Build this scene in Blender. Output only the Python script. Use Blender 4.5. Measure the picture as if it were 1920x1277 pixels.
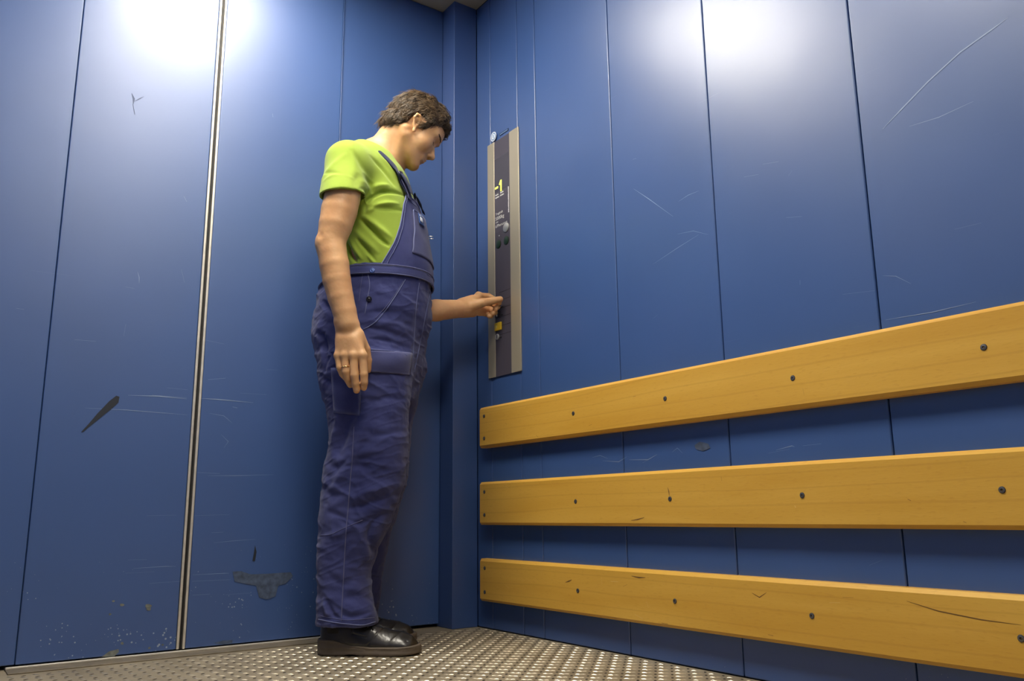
import bpy, bmesh, math, random
import numpy as np
from mathutils import Vector, Matrix, noise
from mathutils.bvhtree import BVHTree
random.seed(4)
for o in list(bpy.data.objects): bpy.data.objects.remove(o)
SC = bpy.context.scene
COL = SC.collection

# ------------------------------------------------------------------ camera
F_PX = 1555.65
CAM = np.array([-1.6542, -2.6467, 0.39])
def rot_axes(yaw, pitch, roll):
    cy, sy = math.cos(yaw), math.sin(yaw)
    f = np.array([sy*math.cos(pitch), cy*math.cos(pitch), math.sin(pitch)])
    r0 = np.array([cy, -sy, 0.0]); u0 = np.cross(r0, f)
    return r0*math.cos(roll)+u0*math.sin(roll), -r0*math.sin(roll)+u0*math.cos(roll), f
AR, AU, AF = rot_axes(math.radians(35.2415), math.radians(11.7383), math.radians(-0.6216))
cam_data = bpy.data.cameras.new('camera'); cam = bpy.data.objects.new('camera', cam_data); COL.objects.link(cam)
cam_data.sensor_width = 36; cam_data.lens = 36*F_PX/1920; cam_data.clip_start = .05
M = Matrix([[AR[0], AU[0], -AF[0], CAM[0]], [AR[1], AU[1], -AF[1], CAM[1]], [AR[2], AU[2], -AF[2], CAM[2]], [0, 0, 0, 1]])
cam.matrix_world = M
SC.camera = cam

# ------------------------------------------------------------------ world, light, exposure
W = bpy.data.worlds.new('world'); SC.world = W; W.use_nodes = True
W.node_tree.nodes['Background'].inputs[0].default_value = (.01, .01, .012, 1)
W.node_tree.nodes['Background'].inputs[1].default_value = .2
SC.view_settings.view_transform = 'Standard'; SC.view_settings.look = 'None'
SC.view_settings.gamma = 1; SC.view_settings.use_curve_mapping = False
SC.view_settings.exposure = 0.0
LAMPS = [(-.985, -.60, 44.0), (-.985, -1.62, 33.0), (-.985, -3.20, 16.0)]      # ceiling lamps: x, y, emission strength
LAMP_COL = (1.0, .93, .80)

# ------------------------------------------------------------------ helpers
def ray(px, py): return AF + AR*(px-960)/F_PX - AU*(py-638.5)/F_PX
def at(px, py, D): return CAM + ray(px, py)*D
def tag(o, label=None, cat=None, group=None, kind=None):
    if label: o['label'] = label
    if cat: o['category'] = cat
    if group: o['group'] = group
    if kind: o['kind'] = kind
    return o
def link(name, me, parent=None, mat=None):
    o = bpy.data.objects.new(name, me); COL.objects.link(o)
    if parent is not None:
        o.parent = parent
        o.matrix_parent_inverse = parent.matrix_world.inverted() if parent.type != 'EMPTY' else Matrix.Translation(-parent.location)
    if mat is not None and me is not None:
        me.materials.clear(); me.materials.append(mat)
    return o
def empty(name, loc):
    o = bpy.data.objects.new(name, None); COL.objects.link(o); o.location = loc
    o.empty_display_size = .1
    bpy.context.view_layer.update()
    return o
def mesh_from(name, verts, faces, smooth=True):
    me = bpy.data.meshes.new(name); me.from_pydata([tuple(map(float, v)) for v in verts], [], [tuple(map(int, f)) for f in faces])
    me.validate(); me.update()
    if smooth: me.polygons.foreach_set('use_smooth', [True]*len(me.polygons))
    return me
def bm_mesh(name, bm, smooth=False):
    bmesh.ops.recalc_face_normals(bm, faces=bm.faces)
    me = bpy.data.meshes.new(name); bm.to_mesh(me); bm.free()
    if smooth: me.polygons.foreach_set('use_smooth', [True]*len(me.polygons))
    return me
def add_box(bm, lo, hi, bev=0, seg=2):
    r = bmesh.ops.create_cube(bm, size=1)
    vs = r['verts']
    for v in vs:
        v.co = Vector([lo[i]+(v.co[i]+.5)*(hi[i]-lo[i]) for i in range(3)])
    if bev:
        es = list({e for v in vs for e in v.link_edges})
        bmesh.ops.bevel(bm, geom=es, offset=bev, segments=seg, profile=.5, affect='EDGES')
def box(name, lo, hi, mat, parent=None, bev=0, seg=2, smooth=True):
    bm = bmesh.new(); add_box(bm, lo, hi, bev, seg)
    me = bm_mesh(name, bm, False)
    if bev and smooth:      # rounded edges shaded smooth, the broad faces kept truly flat
        me.polygons.foreach_set('use_smooth', [True]*len(me.polygons))
        fl = [max(abs(c) for c in p.normal) > .9999 for p in me.polygons]
        nrm = [None]*len(me.loops); vn = {}
        for p in me.polygons:
            if fl[p.index]:
                for v in p.vertices: vn[v] = p.normal.copy()
        for p in me.polygons:
            for li in p.loop_indices:
                v = me.loops[li].vertex_index; nrm[li] = p.normal[:] if fl[p.index] else (vn[v][:] if v in vn else me.vertices[v].normal[:])
        me.normals_split_custom_set(nrm)
    return link(name, me, parent, mat)
def tube_mesh(pts, radii, n=8, cap=True, flat=None):
    """tapered tube along points; flat=(normal list, ratio) squashes it to a ribbon along the normals"""
    pts = [np.array(p, float) for p in pts]; V = []; Fc = []
    if np.isscalar(radii): radii = [radii]*len(pts)
    T = [pts[min(i+1, len(pts)-1)]-pts[max(i-1, 0)] for i in range(len(pts))]
    T = [t/(np.linalg.norm(t)+1e-9) for t in T]
    a = np.array([0, 0, 1.0]) if abs(T[0][2]) < .9 else np.array([1.0, 0, 0])
    A = np.cross(T[0], a); A /= np.linalg.norm(A)
    for i, p in enumerate(pts):
        A = A - T[i]*(A@T[i]); A /= np.linalg.norm(A)+1e-9
        B = np.cross(T[i], A)
        if flat is not None:
            Nn = np.array(flat[0][i], float); Nn = Nn - T[i]*(Nn@T[i]); Nn /= np.linalg.norm(Nn)+1e-9
            A_, B_ = np.cross(T[i], Nn), Nn*flat[1]
        else: A_, B_ = A, B
        for k in range(n):
            th = 2*math.pi*k/n
            V.append(p+radii[i]*(math.cos(th)*A_+math.sin(th)*B_))
    for i in range(len(pts)-1):
        for k in range(n):
            k2 = (k+1) % n
            Fc.append((i*n+k, i*n+k2, (i+1)*n+k2, (i+1)*n+k))
    if cap:
        Fc.append(tuple(reversed(range(n)))); Fc.append(tuple(range((len(pts)-1)*n, len(pts)*n)))
    return V, Fc
def tube(name, pts, radii, mat, parent=None, n=8, flat=None):
    V, Fc = tube_mesh(pts, radii, n, True, flat)
    me = mesh_from(name, V, Fc)
    bm = bmesh.new(); bm.from_mesh(me); bmesh.ops.recalc_face_normals(bm, faces=bm.faces); bm.to_mesh(me); bm.free()
    me.polygons.foreach_set('use_smooth', [True]*len(me.polygons))
    return link(name, me, parent, mat)
def spline(pts, n=8):
    """Catmull-Rom through points"""
    P = [np.array(p, float) for p in pts]
    if len(P) < 3: return [P[0]+(P[-1]-P[0])*k/n for k in range(n+1)]
    Q = [2*P[0]-P[1]]+P+[2*P[-1]-P[-2]]; out = []
    for i in range(1, len(Q)-2):
        for k in range(n):
            t = k/n
            out.append(.5*((2*Q[i])+(-Q[i-1]+Q[i+1])*t+(2*Q[i-1]-5*Q[i]+4*Q[i+1]-Q[i+2])*t*t+(-Q[i-1]+3*Q[i]-3*Q[i+1]+Q[i+2])*t**3))
    out.append(P[-1]); return out

# ------------------------------------------------------------------ materials
def new_mat(name):
    m = bpy.data.materials.new(name); m.use_nodes = True
    nt = m.node_tree; b = nt.nodes['Principled BSDF']
    return m, nt, b
def N(nt, t, **kw):
    n = nt.nodes.new(t)
    for k, v in kw.items():
        if hasattr(n, k): setattr(n, k, v)
        else: n.inputs[k.replace('_', ' ')].default_value = v
    return n
def simple(name, col, rough=.5, metal=0, spec=.5, bump=None, var=None, coat=0, **kw):
    """principled material with optional noise bump (scale, strength, stretch) and colour variation (scale, amount)"""
    m, nt, b = new_mat(name)
    b.inputs['Base Color'].default_value = (*col, 1); b.inputs['Roughness'].default_value = rough
    b.inputs['Metallic'].default_value = metal; b.inputs['Specular IOR Level'].default_value = spec
    b.inputs['Coat Weight'].default_value = coat
    for k, v in kw.items(): b.inputs[k.replace('_', ' ')].default_value = v
    tc = N(nt, 'ShaderNodeTexCoord')
    if bump:
        mp = N(nt, 'ShaderNodeMapping'); mp.inputs['Scale'].default_value = bump[2] if len(bump) > 2 else (1, 1, 1)
        no = N(nt, 'ShaderNodeTexNoise'); no.inputs['Scale'].default_value = bump[0]; no.inputs['Detail'].default_value = 5
        bp = N(nt, 'ShaderNodeBump'); bp.inputs['Strength'].default_value = bump[1]; bp.inputs['Distance'].default_value = .002
        nt.links.new(tc.outputs['Object'], mp.inputs[0]); nt.links.new(mp.outputs[0], no.inputs['Vector'])
        nt.links.new(no.outputs[0], bp.inputs['Height']); nt.links.new(bp.outputs[0], b.inputs['Normal'])
    if var:
        no = N(nt, 'ShaderNodeTexNoise'); no.inputs['Scale'].default_value = var[0]; no.inputs['Detail'].default_value = 6
        nt.links.new(tc.outputs['Object'], no.inputs['Vector'])
        cr = N(nt, 'ShaderNodeValToRGB')
        lo = [c*(1-var[1]) for c in col]; hi = [min(1, c*(1+var[1])) for c in col]
        if len(var) > 2: hi = var[2]
        cr.color_ramp.elements[0].position = .3; cr.color_ramp.elements[1].position = .7
        cr.color_ramp.elements[0].color = (*lo, 1); cr.color_ramp.elements[1].color = (*hi, 1)
        nt.links.new(no.outputs[0], cr.inputs[0]); nt.links.new(cr.outputs[0], b.inputs['Base Color'])
    return m
def emit(name, col, strength):
    m, nt, b = new_mat(name)
    b.inputs['Base Color'].default_value = (*[c*.5 for c in col], 1)
    b.inputs['Emission Color'].default_value = (*col, 1); b.inputs['Emission Strength'].default_value = strength
    return m

def blue_paint(name, col=(.040, .093, .265), rough=.40, speck=0.0):
    m, nt, b = new_mat(name); L = nt.links.new
    tc = N(nt, 'ShaderNodeTexCoord'); geo = N(nt, 'ShaderNodeNewGeometry')
    # soft colour mottling of the old lacquer
    n1 = N(nt, 'ShaderNodeTexNoise'); n1.inputs['Scale'].default_value = 1.7; n1.inputs['Detail'].default_value = 4
    L(geo.outputs['Position'], n1.inputs['Vector'])
    cr = N(nt, 'ShaderNodeValToRGB'); cr.color_ramp.elements[0].position = .3; cr.color_ramp.elements[1].position = .72
    cr.color_ramp.elements[0].color = (*[c*.93 for c in col], 1); cr.color_ramp.elements[1].color = (*[c*1.08 for c in col], 1)
    L(n1.outputs[0], cr.inputs[0])
    # tiny chips near the floor: fine voronoi cells, denser below knee height
    vo = N(nt, 'ShaderNodeTexVoronoi'); vo.inputs['Scale'].default_value = 75; L(geo.outputs['Position'], vo.inputs['Vector'])
    th = N(nt, 'ShaderNodeMath', operation='LESS_THAN'); L(vo.outputs['Distance'], th.inputs[0])
    sx = N(nt, 'ShaderNodeSeparateXYZ'); L(geo.outputs['Position'], sx.inputs[0])
    mr = N(nt, 'ShaderNodeMapRange'); mr.inputs['From Min'].default_value = 0; mr.inputs['From Max'].default_value = .42
    mr.inputs['To Min'].default_value = .14*speck; mr.inputs['To Max'].default_value = .0; L(sx.outputs[2], mr.inputs['Value'])
    n3 = N(nt, 'ShaderNodeTexNoise'); n3.inputs['Scale'].default_value = 9; L(geo.outputs['Position'], n3.inputs['Vector'])
    mm = N(nt, 'ShaderNodeMath', operation='MULTIPLY'); L(mr.outputs[0], mm.inputs[0])
    n3r = N(nt, 'ShaderNodeMapRange'); n3r.inputs['From Min'].default_value = .42; n3r.inputs['From Max'].default_value = .75
    n3r.inputs['To Max'].default_value = 2.2; L(n3.outputs[0], n3r.inputs['Value'])
    L(n3r.outputs[0], mm.inputs[1]); L(mm.outputs[0], th.inputs[1])
    mx = N(nt, 'ShaderNodeMix', data_type='RGBA'); L(th.outputs[0], mx.inputs['Factor']); L(cr.outputs[0], mx.inputs['A'])
    mx.inputs['B'].default_value = (.30, .36, .46, 1)
    # hairline scratches, mostly horizontal
    mp = N(nt, 'ShaderNodeMapping'); mp.inputs['Scale'].default_value = (1.2, 1.2, 90); L(geo.outputs['Position'], mp.inputs[0])
    n4 = N(nt, 'ShaderNodeTexNoise'); n4.inputs['Scale'].default_value = 2.2; n4.inputs['Detail'].default_value = 3; L(mp.outputs[0], n4.inputs['Vector'])
    gt = N(nt, 'ShaderNodeMapRange'); gt.inputs['From Min'].default_value = .735; gt.inputs['From Max'].default_value = .80
    gt.inputs['To Max'].default_value = .35; L(n4.outputs[0], gt.inputs['Value'])
    mx2 = N(nt, 'ShaderNodeMix', data_type='RGBA'); L(gt.outputs[0], mx2.inputs['Factor']); L(mx.outputs['Result'], mx2.inputs['A'])
    mx2.inputs['B'].default_value = (.20, .27, .42, 1); L(mx2.outputs['Result'], b.inputs['Base Color'])
    # gloss variation (smears) and orange-peel waviness of sheet metal
    n2 = N(nt, 'ShaderNodeTexNoise'); n2.inputs['Scale'].default_value = 3.1; n2.inputs['Detail'].default_value = 7; L(geo.outputs['Position'], n2.inputs['Vector'])
    rr = N(nt, 'ShaderNodeMapRange'); rr.inputs['To Min'].default_value = rough-.03; rr.inputs['To Max'].default_value = rough+.04
    L(n2.outputs[0], rr.inputs['Value']); L(rr.outputs[0], b.inputs['Roughness'])
    b.inputs['Specular IOR Level'].default_value = .95
    nb = N(nt, 'ShaderNodeTexNoise'); nb.inputs['Scale'].default_value = 5.0; nb.inputs['Detail'].default_value = 1; L(geo.outputs['Position'], nb.inputs['Vector'])
    bp = N(nt, 'ShaderNodeBump'); bp.inputs['Strength'].default_value = .25; bp.inputs['Distance'].default_value = .004
    L(nb.outputs[0], bp.inputs['Height']); L(bp.outputs[0], b.inputs['Normal'])
    return m

BLUE = blue_paint('blue_lacquer_door', rough=.43, speck=1.0)
BLUEW = blue_paint('blue_lacquer_wall', rough=.37, speck=.35)
BLUEC = blue_paint('blue_lacquer_column', col=(.036, .080, .235), rough=.42, speck=.5)
STEEL = simple('brushed_steel', (.52, .46, .34), .50, .6, bump=(60, .12, (30, 30, 1)))
EDGE = simple('door_edge_steel', (.74, .69, .60), .42, .55, var=(30, .1))
RUBBER = simple('black_rubber', (.015, .013, .012), .6)
DARKP = simple('dark_panel_plastic', (.075, .065, .085), .38)
CEIL = simple('ceiling_paint', (.42, .36, .26), .6, var=(3, .06))
SCREW = simple('screw_steel', (.20, .19, .18), .4, .8)
SCREWD = simple('screw_recess', (.03, .028, .025), .6)
SCR = simple('bare_scratch', (.27, .36, .54), .5)
SCRW = simple('bare_scratch_light', (.34, .42, .56), .5)
SCUFF = simple('dark_scuff', (.014, .018, .028), .6)
TAPE = simple('tape_residue', (.062, .088, .150), .7, var=(60, .4))
CHIP = simple('paint_chip', (.16, .17, .15), .7, var=(80, .3))

def wood_mat():
    m, nt, b = new_mat('lacquered_beech'); L = nt.links.new
    tc = N(nt, 'ShaderNodeNewGeometry')
    mp = N(nt, 'ShaderNodeMapping'); mp.inputs['Scale'].default_value = (6, 1.0, 14); L(tc.outputs['Position'], mp.inputs[0])
    n1 = N(nt, 'ShaderNodeTexNoise'); n1.inputs['Scale'].default_value = 1.3; n1.inputs['Detail'].default_value = 7; n1.inputs['Distortion'].default_value = .5
    L(mp.outputs[0], n1.inputs['Vector'])
    cr = N(nt, 'ShaderNodeValToRGB'); e = cr.color_ramp.elements
    e[0].position = .28; e[0].color = (.64, .345, .045, 1); e[1].position = .74; e[1].color = (.76, .45, .078, 1)
    L(n1.outputs[0], cr.inputs[0])
    # short beech flecks
    mp2 = N(nt, 'ShaderNodeMapping'); mp2.inputs['Scale'].default_value = (60, 45, 260); L(tc.outputs['Position'], mp2.inputs[0])
    n2 = N(nt, 'ShaderNodeTexNoise'); n2.inputs['Scale'].default_value = 1; n2.inputs['Detail'].default_value = 2; L(mp2.outputs[0], n2.inputs['Vector'])
    r2 = N(nt, 'ShaderNodeMapRange'); r2.inputs['From Min'].default_value = .58; r2.inputs['From Max'].default_value = .72; r2.inputs['To Max'].default_value = .28
    L(n2.outputs[0], r2.inputs['Value'])
    mx = N(nt, 'ShaderNodeMix', data_type='RGBA'); L(r2.outputs[0], mx.inputs['Factor']); L(cr.outputs[0], mx.inputs['A']); mx.inputs['B'].default_value = (.52, .25, .035, 1)
    # long growth-ring lines
    mp3 = N(nt, 'ShaderNodeMapping'); mp3.inputs['Scale'].default_value = (4, .55, 5); mp3.inputs['Rotation'].default_value = (.03, 0, 0); L(tc.outputs['Position'], mp3.inputs[0])
    wv = N(nt, 'ShaderNodeTexWave', bands_direction='Z'); wv.inputs['Scale'].default_value = 1.6; wv.inputs['Distortion'].default_value = 5; wv.inputs['Detail'].default_value = 2
    wv.inputs['Detail Scale'].default_value = .8
    L(mp3.outputs[0], wv.inputs['Vector'])
    r3 = N(nt, 'ShaderNodeMapRange'); r3.inputs['From Min'].default_value = .0; r3.inputs['From Max'].default_value = .05
    r3.inputs['To Min'].default_value = .22; r3.inputs['To Max'].default_value = 0; L(wv.outputs['Fac'], r3.inputs['Value'])
    mx2 = N(nt, 'ShaderNodeMix', data_type='RGBA'); L(r3.outputs[0], mx2.inputs['Factor']); L(mx.outputs['Result'], mx2.inputs['A']); mx2.inputs['B'].default_value = (.46, .22, .03, 1)
    L(mx2.outputs['Result'], b.inputs['Base Color'])
    b.inputs['Roughness'].default_value = .38; b.inputs['Specular IOR Level'].default_value = .4
    bp = N(nt, 'ShaderNodeBump'); bp.inputs['Strength'].default_value = .15; bp.inputs['Distance'].default_value = .001
    L(n2.outputs[0], bp.inputs['Height']); L(bp.outputs[0], b.inputs['Normal'])
    return m
WOOD = wood_mat()

def floor_mat():
    m, nt, b = new_mat('dusty_tread_steel'); L = nt.links.new
    tc = N(nt, 'ShaderNodeNewGeometry')
    n1 = N(nt, 'ShaderNodeTexNoise'); n1.inputs['Scale'].default_value = 6; n1.inputs['Detail'].default_value = 8; L(tc.outputs['Position'], n1.inputs['Vector'])
    cr = N(nt, 'ShaderNodeValToRGB'); e = cr.color_ramp.elements
    e[0].position = .3; e[0].color = (.25, .205, .135, 1); e[1].position = .7; e[1].color = (.40, .335, .23, 1)
    L(n1.outputs[0], cr.inputs[0]); L(cr.outputs[0], b.inputs['Base Color'])
    b.inputs['Metallic'].default_value = .3
    r = N(nt, 'ShaderNodeMapRange'); r.inputs['To Min'].default_value = .45; r.inputs['To Max'].default_value = .65; L(n1.outputs[0], r.inputs['Value']); L(r.outputs[0], b.inputs['Roughness'])
    n2 = N(nt, 'ShaderNodeTexNoise'); n2.inputs['Scale'].default_value = 300; L(tc.outputs['Position'], n2.inputs['Vector'])
    bp = N(nt, 'ShaderNodeBump'); bp.inputs['Strength'].default_value = .3; bp.inputs['Distance'].default_value = .001
    L(n2.outputs[0], bp.inputs['Height']); L(bp.outputs[0], b.inputs['Normal'])
    return m
FLOOR = floor_mat()
LOZ = simple('polished_tread_bar', (.50, .44, .33), .34, .85, var=(40, .25))
SILL = simple('dull_sill_metal', (.20, .165, .115), .55, .4, var=(20, .2))
SILLB = simple('sill_edge_highlight', (.70, .66, .58), .4, .5)  # metal upstand, highlight along the sill edge put into its pale colour

# ------------------------------------------------------------------ cabin shell
XL, YB, ZC = -1.95, -4.0, 2.41
def struct(o, label=None): o['kind'] = 'structure'; return o
floor = struct(box('floor', (XL, YB, -.04), (0, .12, 0), FLOOR))
# raised tread bars, alternately turned, one joined relief
V = []; Fc = []; q = .0285
y = -.118; row = 0
while y > YB+.03:
    x = -.02; colm = 0
    while x > XL+.02:
        a = math.radians(-45 if (row+colm) % 2 else 45)
        dx, dy = math.cos(a), math.sin(a); l, w, h = .0140, .0032, .0016
        i = len(V)
        if (row+colm) % 2 and not (y > -.03 and x < -.1):
            V += [(x-dx*l, y-dy*l, 0), (x+dy*w, y-dx*w, 0), (x+dx*l, y+dy*l, 0), (x-dy*w, y+dx*w, 0), (x-dx*l*.5, y-dy*l*.5, h), (x+dx*l*.5, y+dy*l*.5, h)]
            Fc += [(i, i+1, i+4), (i+1, i+5, i+4), (i+1, i+2, i+5), (i+2, i+3, i+5), (i+3, i+4, i+5), (i+3, i, i+4)]
        x -= q; colm += 1
    y -= q; row += 1
me = mesh_from('tread_relief', V, Fc, False)
PV = []; PF = []; y = -.118; row = 0
while y > YB+.03:
    x = -.02; colm = 0
    while x > XL+.02:
        if (row+colm) % 2 == 0 and not (y > -.03 and x < -.1):
            dx, dy = math.cos(math.pi/4), math.sin(math.pi/4); l, w = .0085, .0032; i = len(PV)
            PV += [(x-dx*l, y-dy*l, .0004), (x+dy*w-dx*l*.5, y-dx*w-dy*l*.5, .0004), (x+dy*w+dx*l*.5, y-dx*w+dy*l*.5, .0004), (x+dx*l, y+dy*l, .0004), (x-dy*w+dx*l*.5, y+dx*w+dy*l*.5, .0004), (x-dy*w-dx*l*.5, y+dx*w-dy*l*.5, .0004)]
            PF += [tuple(range(i, i+6))]
        x -= q; colm += 1
    y -= q; row += 1
link('painted_pits', mesh_from('painted_pits', PV, PF, False), floor, simple('pit_shade', (.035, .026, .016), .7))['kind'] = 'stuff'  # flat dark lozenges on the plate, shade of a recess put into their colour
tr = link('tread_relief', me, floor, LOZ); tr['kind'] = 'stuff'

ceiling = struct(box('ceiling', (XL, YB, ZC), (0, .12, ZC+.05), CEIL))

# right wall: a backing and standing flanged panels with recessed joints
wall_right = struct(box('wall_right', (.02, YB, 0), (.05, .12, ZC), BLUEW))
def panel_run(wall, edges, axis, face, back, mat):
    """flanged sheet-metal panels, each its own piece; edges along the wall, face/back across it"""
    for a, b_ in zip(edges[:-1], edges[1:]):
        lo_, hi_ = min(a, b_)+.0012, max(a, b_)-.0012
        if axis == 'y': box('panel', (min(face, back), lo_, .002), (max(face, back), hi_, ZC-.001), mat, wall, .0035, 3)
        else: box('panel', (lo_, min(face, back), .002), (hi_, max(face, back), ZC-.001), mat, wall, .0035, 3)
edR = [-.078, -.176, -.3555, -.465, -.8565, -1.2475, -1.680, -2.11, -2.54, -2.97, -3.40, -3.83, -4.0]
panel_run(wall_right, edR, 'y', 0, .02, BLUEW)
wall_left = struct(box('wall_left', (XL-.05, YB, 0), (XL-.02, .12, ZC), BLUEW))
panel_run(wall_left, [-.078, -.465, -.8565, -1.2475, -1.680, -2.11, -2.54, -2.97, -3.40, -3.83, -4.0], 'y', XL, XL-.02, BLUEW)
wall_back = struct(box('wall_back', (XL, YB-.05, 0), (0, YB-.02, ZC), BLUEW))
panel_run(wall_back, [XL+.39*i for i in range(6)], 'x', YB, YB-.02, BLUEW)

# front: corner columns, header and the four door leaves
def column(x0, x1):
    return struct(box('trim_1' if x0 > -.5 else 'trim_2', (x0, -.080, 0), (x1, .06, ZC-.0), BLUEC, None, .003, 3))
column(-.106, -.0005); column(XL+.0005, XL+.106)
wall_front = struct(box('wall_front', (XL, .09, 0), (0, .12, ZC), BLUEC))
def leaf(name, x0, x1, yf, strip=None):
    o = struct(box(name, (x0, yf, .011), (x1, yf+.03, ZC-.004), BLUE, None, .003, 3))
    if strip:      # bare metal nosing with a rubber lip towards the other leaf
        s = 1 if strip == 'right' else -1
        e = x1 if s > 0 else x0
        a, b_ = sorted((e+s*.0005, e+s*.0085))
        box('edge_strip', (a, yf-.002, .011), (b_, yf+.028, ZC-.004), EDGE, o, .002, 2)
        a, b_ = sorted((e+s*.0085, e+s*.0125))
        box('rubber_lip', (a, yf+.006, .011), (b_, yf+.026, ZC-.004), RUBBER, o)
    return o
leafA = leaf('door_1', -1.398, -.9935, 0, 'right')
leafB = leaf('door_2', -.9675, -.5435, 0, 'left')
leafC = leaf('door_3', -.5385, -.1065, .009)
leafD = leaf('door_4', XL+.107, -1.3987, .0035)
# folded vertical lip on the right edge of the second leaf
box('edge_fold', (-.5432, -.001, .011), (-.5405, .020, ZC-.004), BLUE, leafB, .001, 2)
sill = struct(box('trim_3', (-1.42, -.082, 0), (-.56, .06, .0035), SILL, None, .001, 1))
box('sill_edge', (-1.42, -.014, .0035), (-.55, -.002, .0085), SILLB, sill, .001, 1)

# ceiling lamps: shallow housing ring and opal diffuser
OPAL = []
for i, (lx, ly, st) in enumerate(LAMPS):
    t = empty('ceiling_lamp', (lx, ly, ZC))
    tag(t, ['opal ceiling lamp nearest the doors, above the man', 'opal ceiling lamp in the middle of the cabin', 'opal ceiling lamp at the back of the cabin'][i], 'lamp', 'ceiling lamps of the cabin')
    bm = bmesh.new(); sx, sy = .26, .29
    for a, b_ in (((-sx, -sy), (sx, -sy+.02)), ((-sx, sy-.02), (sx, sy)), ((-sx, -sy+.02), (-sx+.02, sy-.02)), ((sx-.02, -sy+.02), (sx, sy-.02))):
        add_box(bm, (lx+a[0], ly+a[1], ZC-.012), (lx+b_[0], ly+b_[1], ZC-.0003), .001, 1)
    link('frame', bm_mesh('frame', bm), t, STEEL)
    em = emit('opal_light_%d' % i, LAMP_COL, st)
    box('diffuser', (lx-sx+.02, ly-sy+.02, ZC-.009), (lx+sx-.02, ly+sy-.02, ZC-.0003), em, t)

# ------------------------------------------------------------------ wooden bumper rails
def screw(parent, y, z, xf=-.0325):
    bm = bmesh.new()
    V, Fc = [], []
    prof = [(.0, -.0004), (.0022, -.0004), (.0026, -.0016), (.0056, -.0012), (.0066, .0002)]
    n = 14
    for r, d in prof[1:]:
        for k in range(n):
            th = 2*math.pi*k/n; V.append((xf+d*1-.0004, y+r*math.cos(th), z+r*math.sin(th)))
    for i in range(len(prof)-2):
        for k in range(n): Fc.append((i*n+k, i*n+(k+1) % n, (i+1)*n+(k+1) % n, (i+1)*n+k))
    V.append((xf+.0006, y, z)); c = len(V)-1
    for k in range(n): Fc.append((k, (k+1) % n, c))
    me = mesh_from('screw', V, Fc, False); me.materials.append(SCREW); me.materials.append(SCREWD)
    for p in me.polygons:
        rr = max(math.hypot(me.vertices[v].co[1]-y, me.vertices[v].co[2]-z) for v in p.vertices)
        if rr < .0024 or rr > .006: p.material_index = 1
    o = bpy.data.objects.new('screw', me); COL.objects.link(o); o.parent = parent
    o.matrix_parent_inverse = Matrix.Translation(-parent.location) if parent.type == 'EMPTY' else parent.matrix_world.inverted()
RAILS = [(.6175, .7625, 'top wooden bumper rail on the right wall, at waist height'),
         (.3500, .4975, 'middle wooden bumper rail on the right wall, at knee height'),
         (.0945, .2360, 'lowest wooden bumper rail on the right wall, with scuffed edges')]
for ri, (z0, z1, lab) in enumerate(RAILS):
    y0, y1, x0, xf = -.1445, -3.9, -.0005, -.0325
    c = .0085
    sec = [(x0, z0), (xf+c, z0), (xf, z0+c), (xf, z1-c), (xf+c, z1), (x0, z1)]
    bm = bmesh.new(); A = [bm.verts.new((s_[0], y0, s_[1])) for s_ in sec]; B = [bm.verts.new((s_[0], y1, s_[1])) for s_ in sec]
    A2 = []
    # small bevel at the near end
    A0 = [bm.verts.new((max(min(s_[0], x0), xf+.004) if s_[0] < x0-.01 else s_[0], y0+.004, s_[1])) for s_ in sec]
    bm.faces.new(A0); bm.faces.new(B)
    for i in range(6):
        j = (i+1) % 6; bm.faces.new((A[i], A[j], B[j], B[i])); bm.faces.new((A0[i], A0[j], A[j], A[i]))
    t = tag(link('bumper_rail', bm_mesh('bumper_rail', bm), None, WOOD), lab, 'rail', 'wooden bumper rails on the right wall')
    zc = (z0+z1)/2
    for yy in (-.674, -1.065, -1.473, -1.901, -2.33, -2.76, -3.19, -3.62): screw(t, yy, zc-.002)
    screw(t, -.1735, zc+.0395); screw(t, -.1735, zc-.0395)

# ------------------------------------------------------------------ marks on the lacquer (thin bare-metal lines)
def on_door(px, py, yy=-.0006):
    d = ray(px, py); return CAM+d*((yy-CAM[1])/d[1])
def on_right(px, py, xx=-.0006):
    d = ray(px, py); return CAM+d*((xx-CAM[0])/d[0])
def mark(polys, proj, parent, mat, name='scratch'):
    """polys: list of (pixel polyline, widths px). thin tapered flat strips lying on the lacquer"""
    V = []; Fc = []
    for pts, wd in polys:
        P = [proj(*p) for p in pts]; n = len(P)
        for i, p in enumerate(P):
            T = P[min(i+1, n-1)]-P[max(i-1, 0)]; T /= np.linalg.norm(T)
            nn = np.array([0, -1.0, 0]) if proj is on_door else np.array([-1.0, 0, 0])
            S = np.cross(T, nn); w = wd*.00110*(.25 if i in (0, n-1) else 1)
            V += [p-S*w, p+S*w]
        b0 = len(V)-2*n
        for i in range(n-1): Fc.append((b0+2*i, b0+2*i+1, b0+2*i+3, b0+2*i+2))
    me = mesh_from(name, V, Fc, False)
    o = link(name, me, parent, mat); o['kind'] = 'stuff'; return o
mark([([(240, 741), (300, 743), (350, 748)], 1.0), ([(285, 741), (350, 746)], .8), ([(160, 765), (240, 769), (352, 778)], .6),
      ([(140, 637), (180, 640)], .7), ([(258, 510), (261, 520), (261, 531)], .6), ([(312, 727), (352, 731)], .6),
      ([(236, 608), (232, 630)], .5), ([(345, 368), (350, 378)], .8), ([(235, 538), (252, 541)], .5), ([(340, 505), (346, 530)], .5),
      ([(240, 1050), (275, 1049)], .6), ([(250, 1066), (310, 1062), (330, 1062)], .6), ([(280, 1094), (338, 1090)], .7), ([(275, 967), (330, 966)], .5),
      ([(30, 578), (45, 580)], .6), ([(235, 1075), (290, 1072)], .4)], on_door, leafA, SCR)
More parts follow.
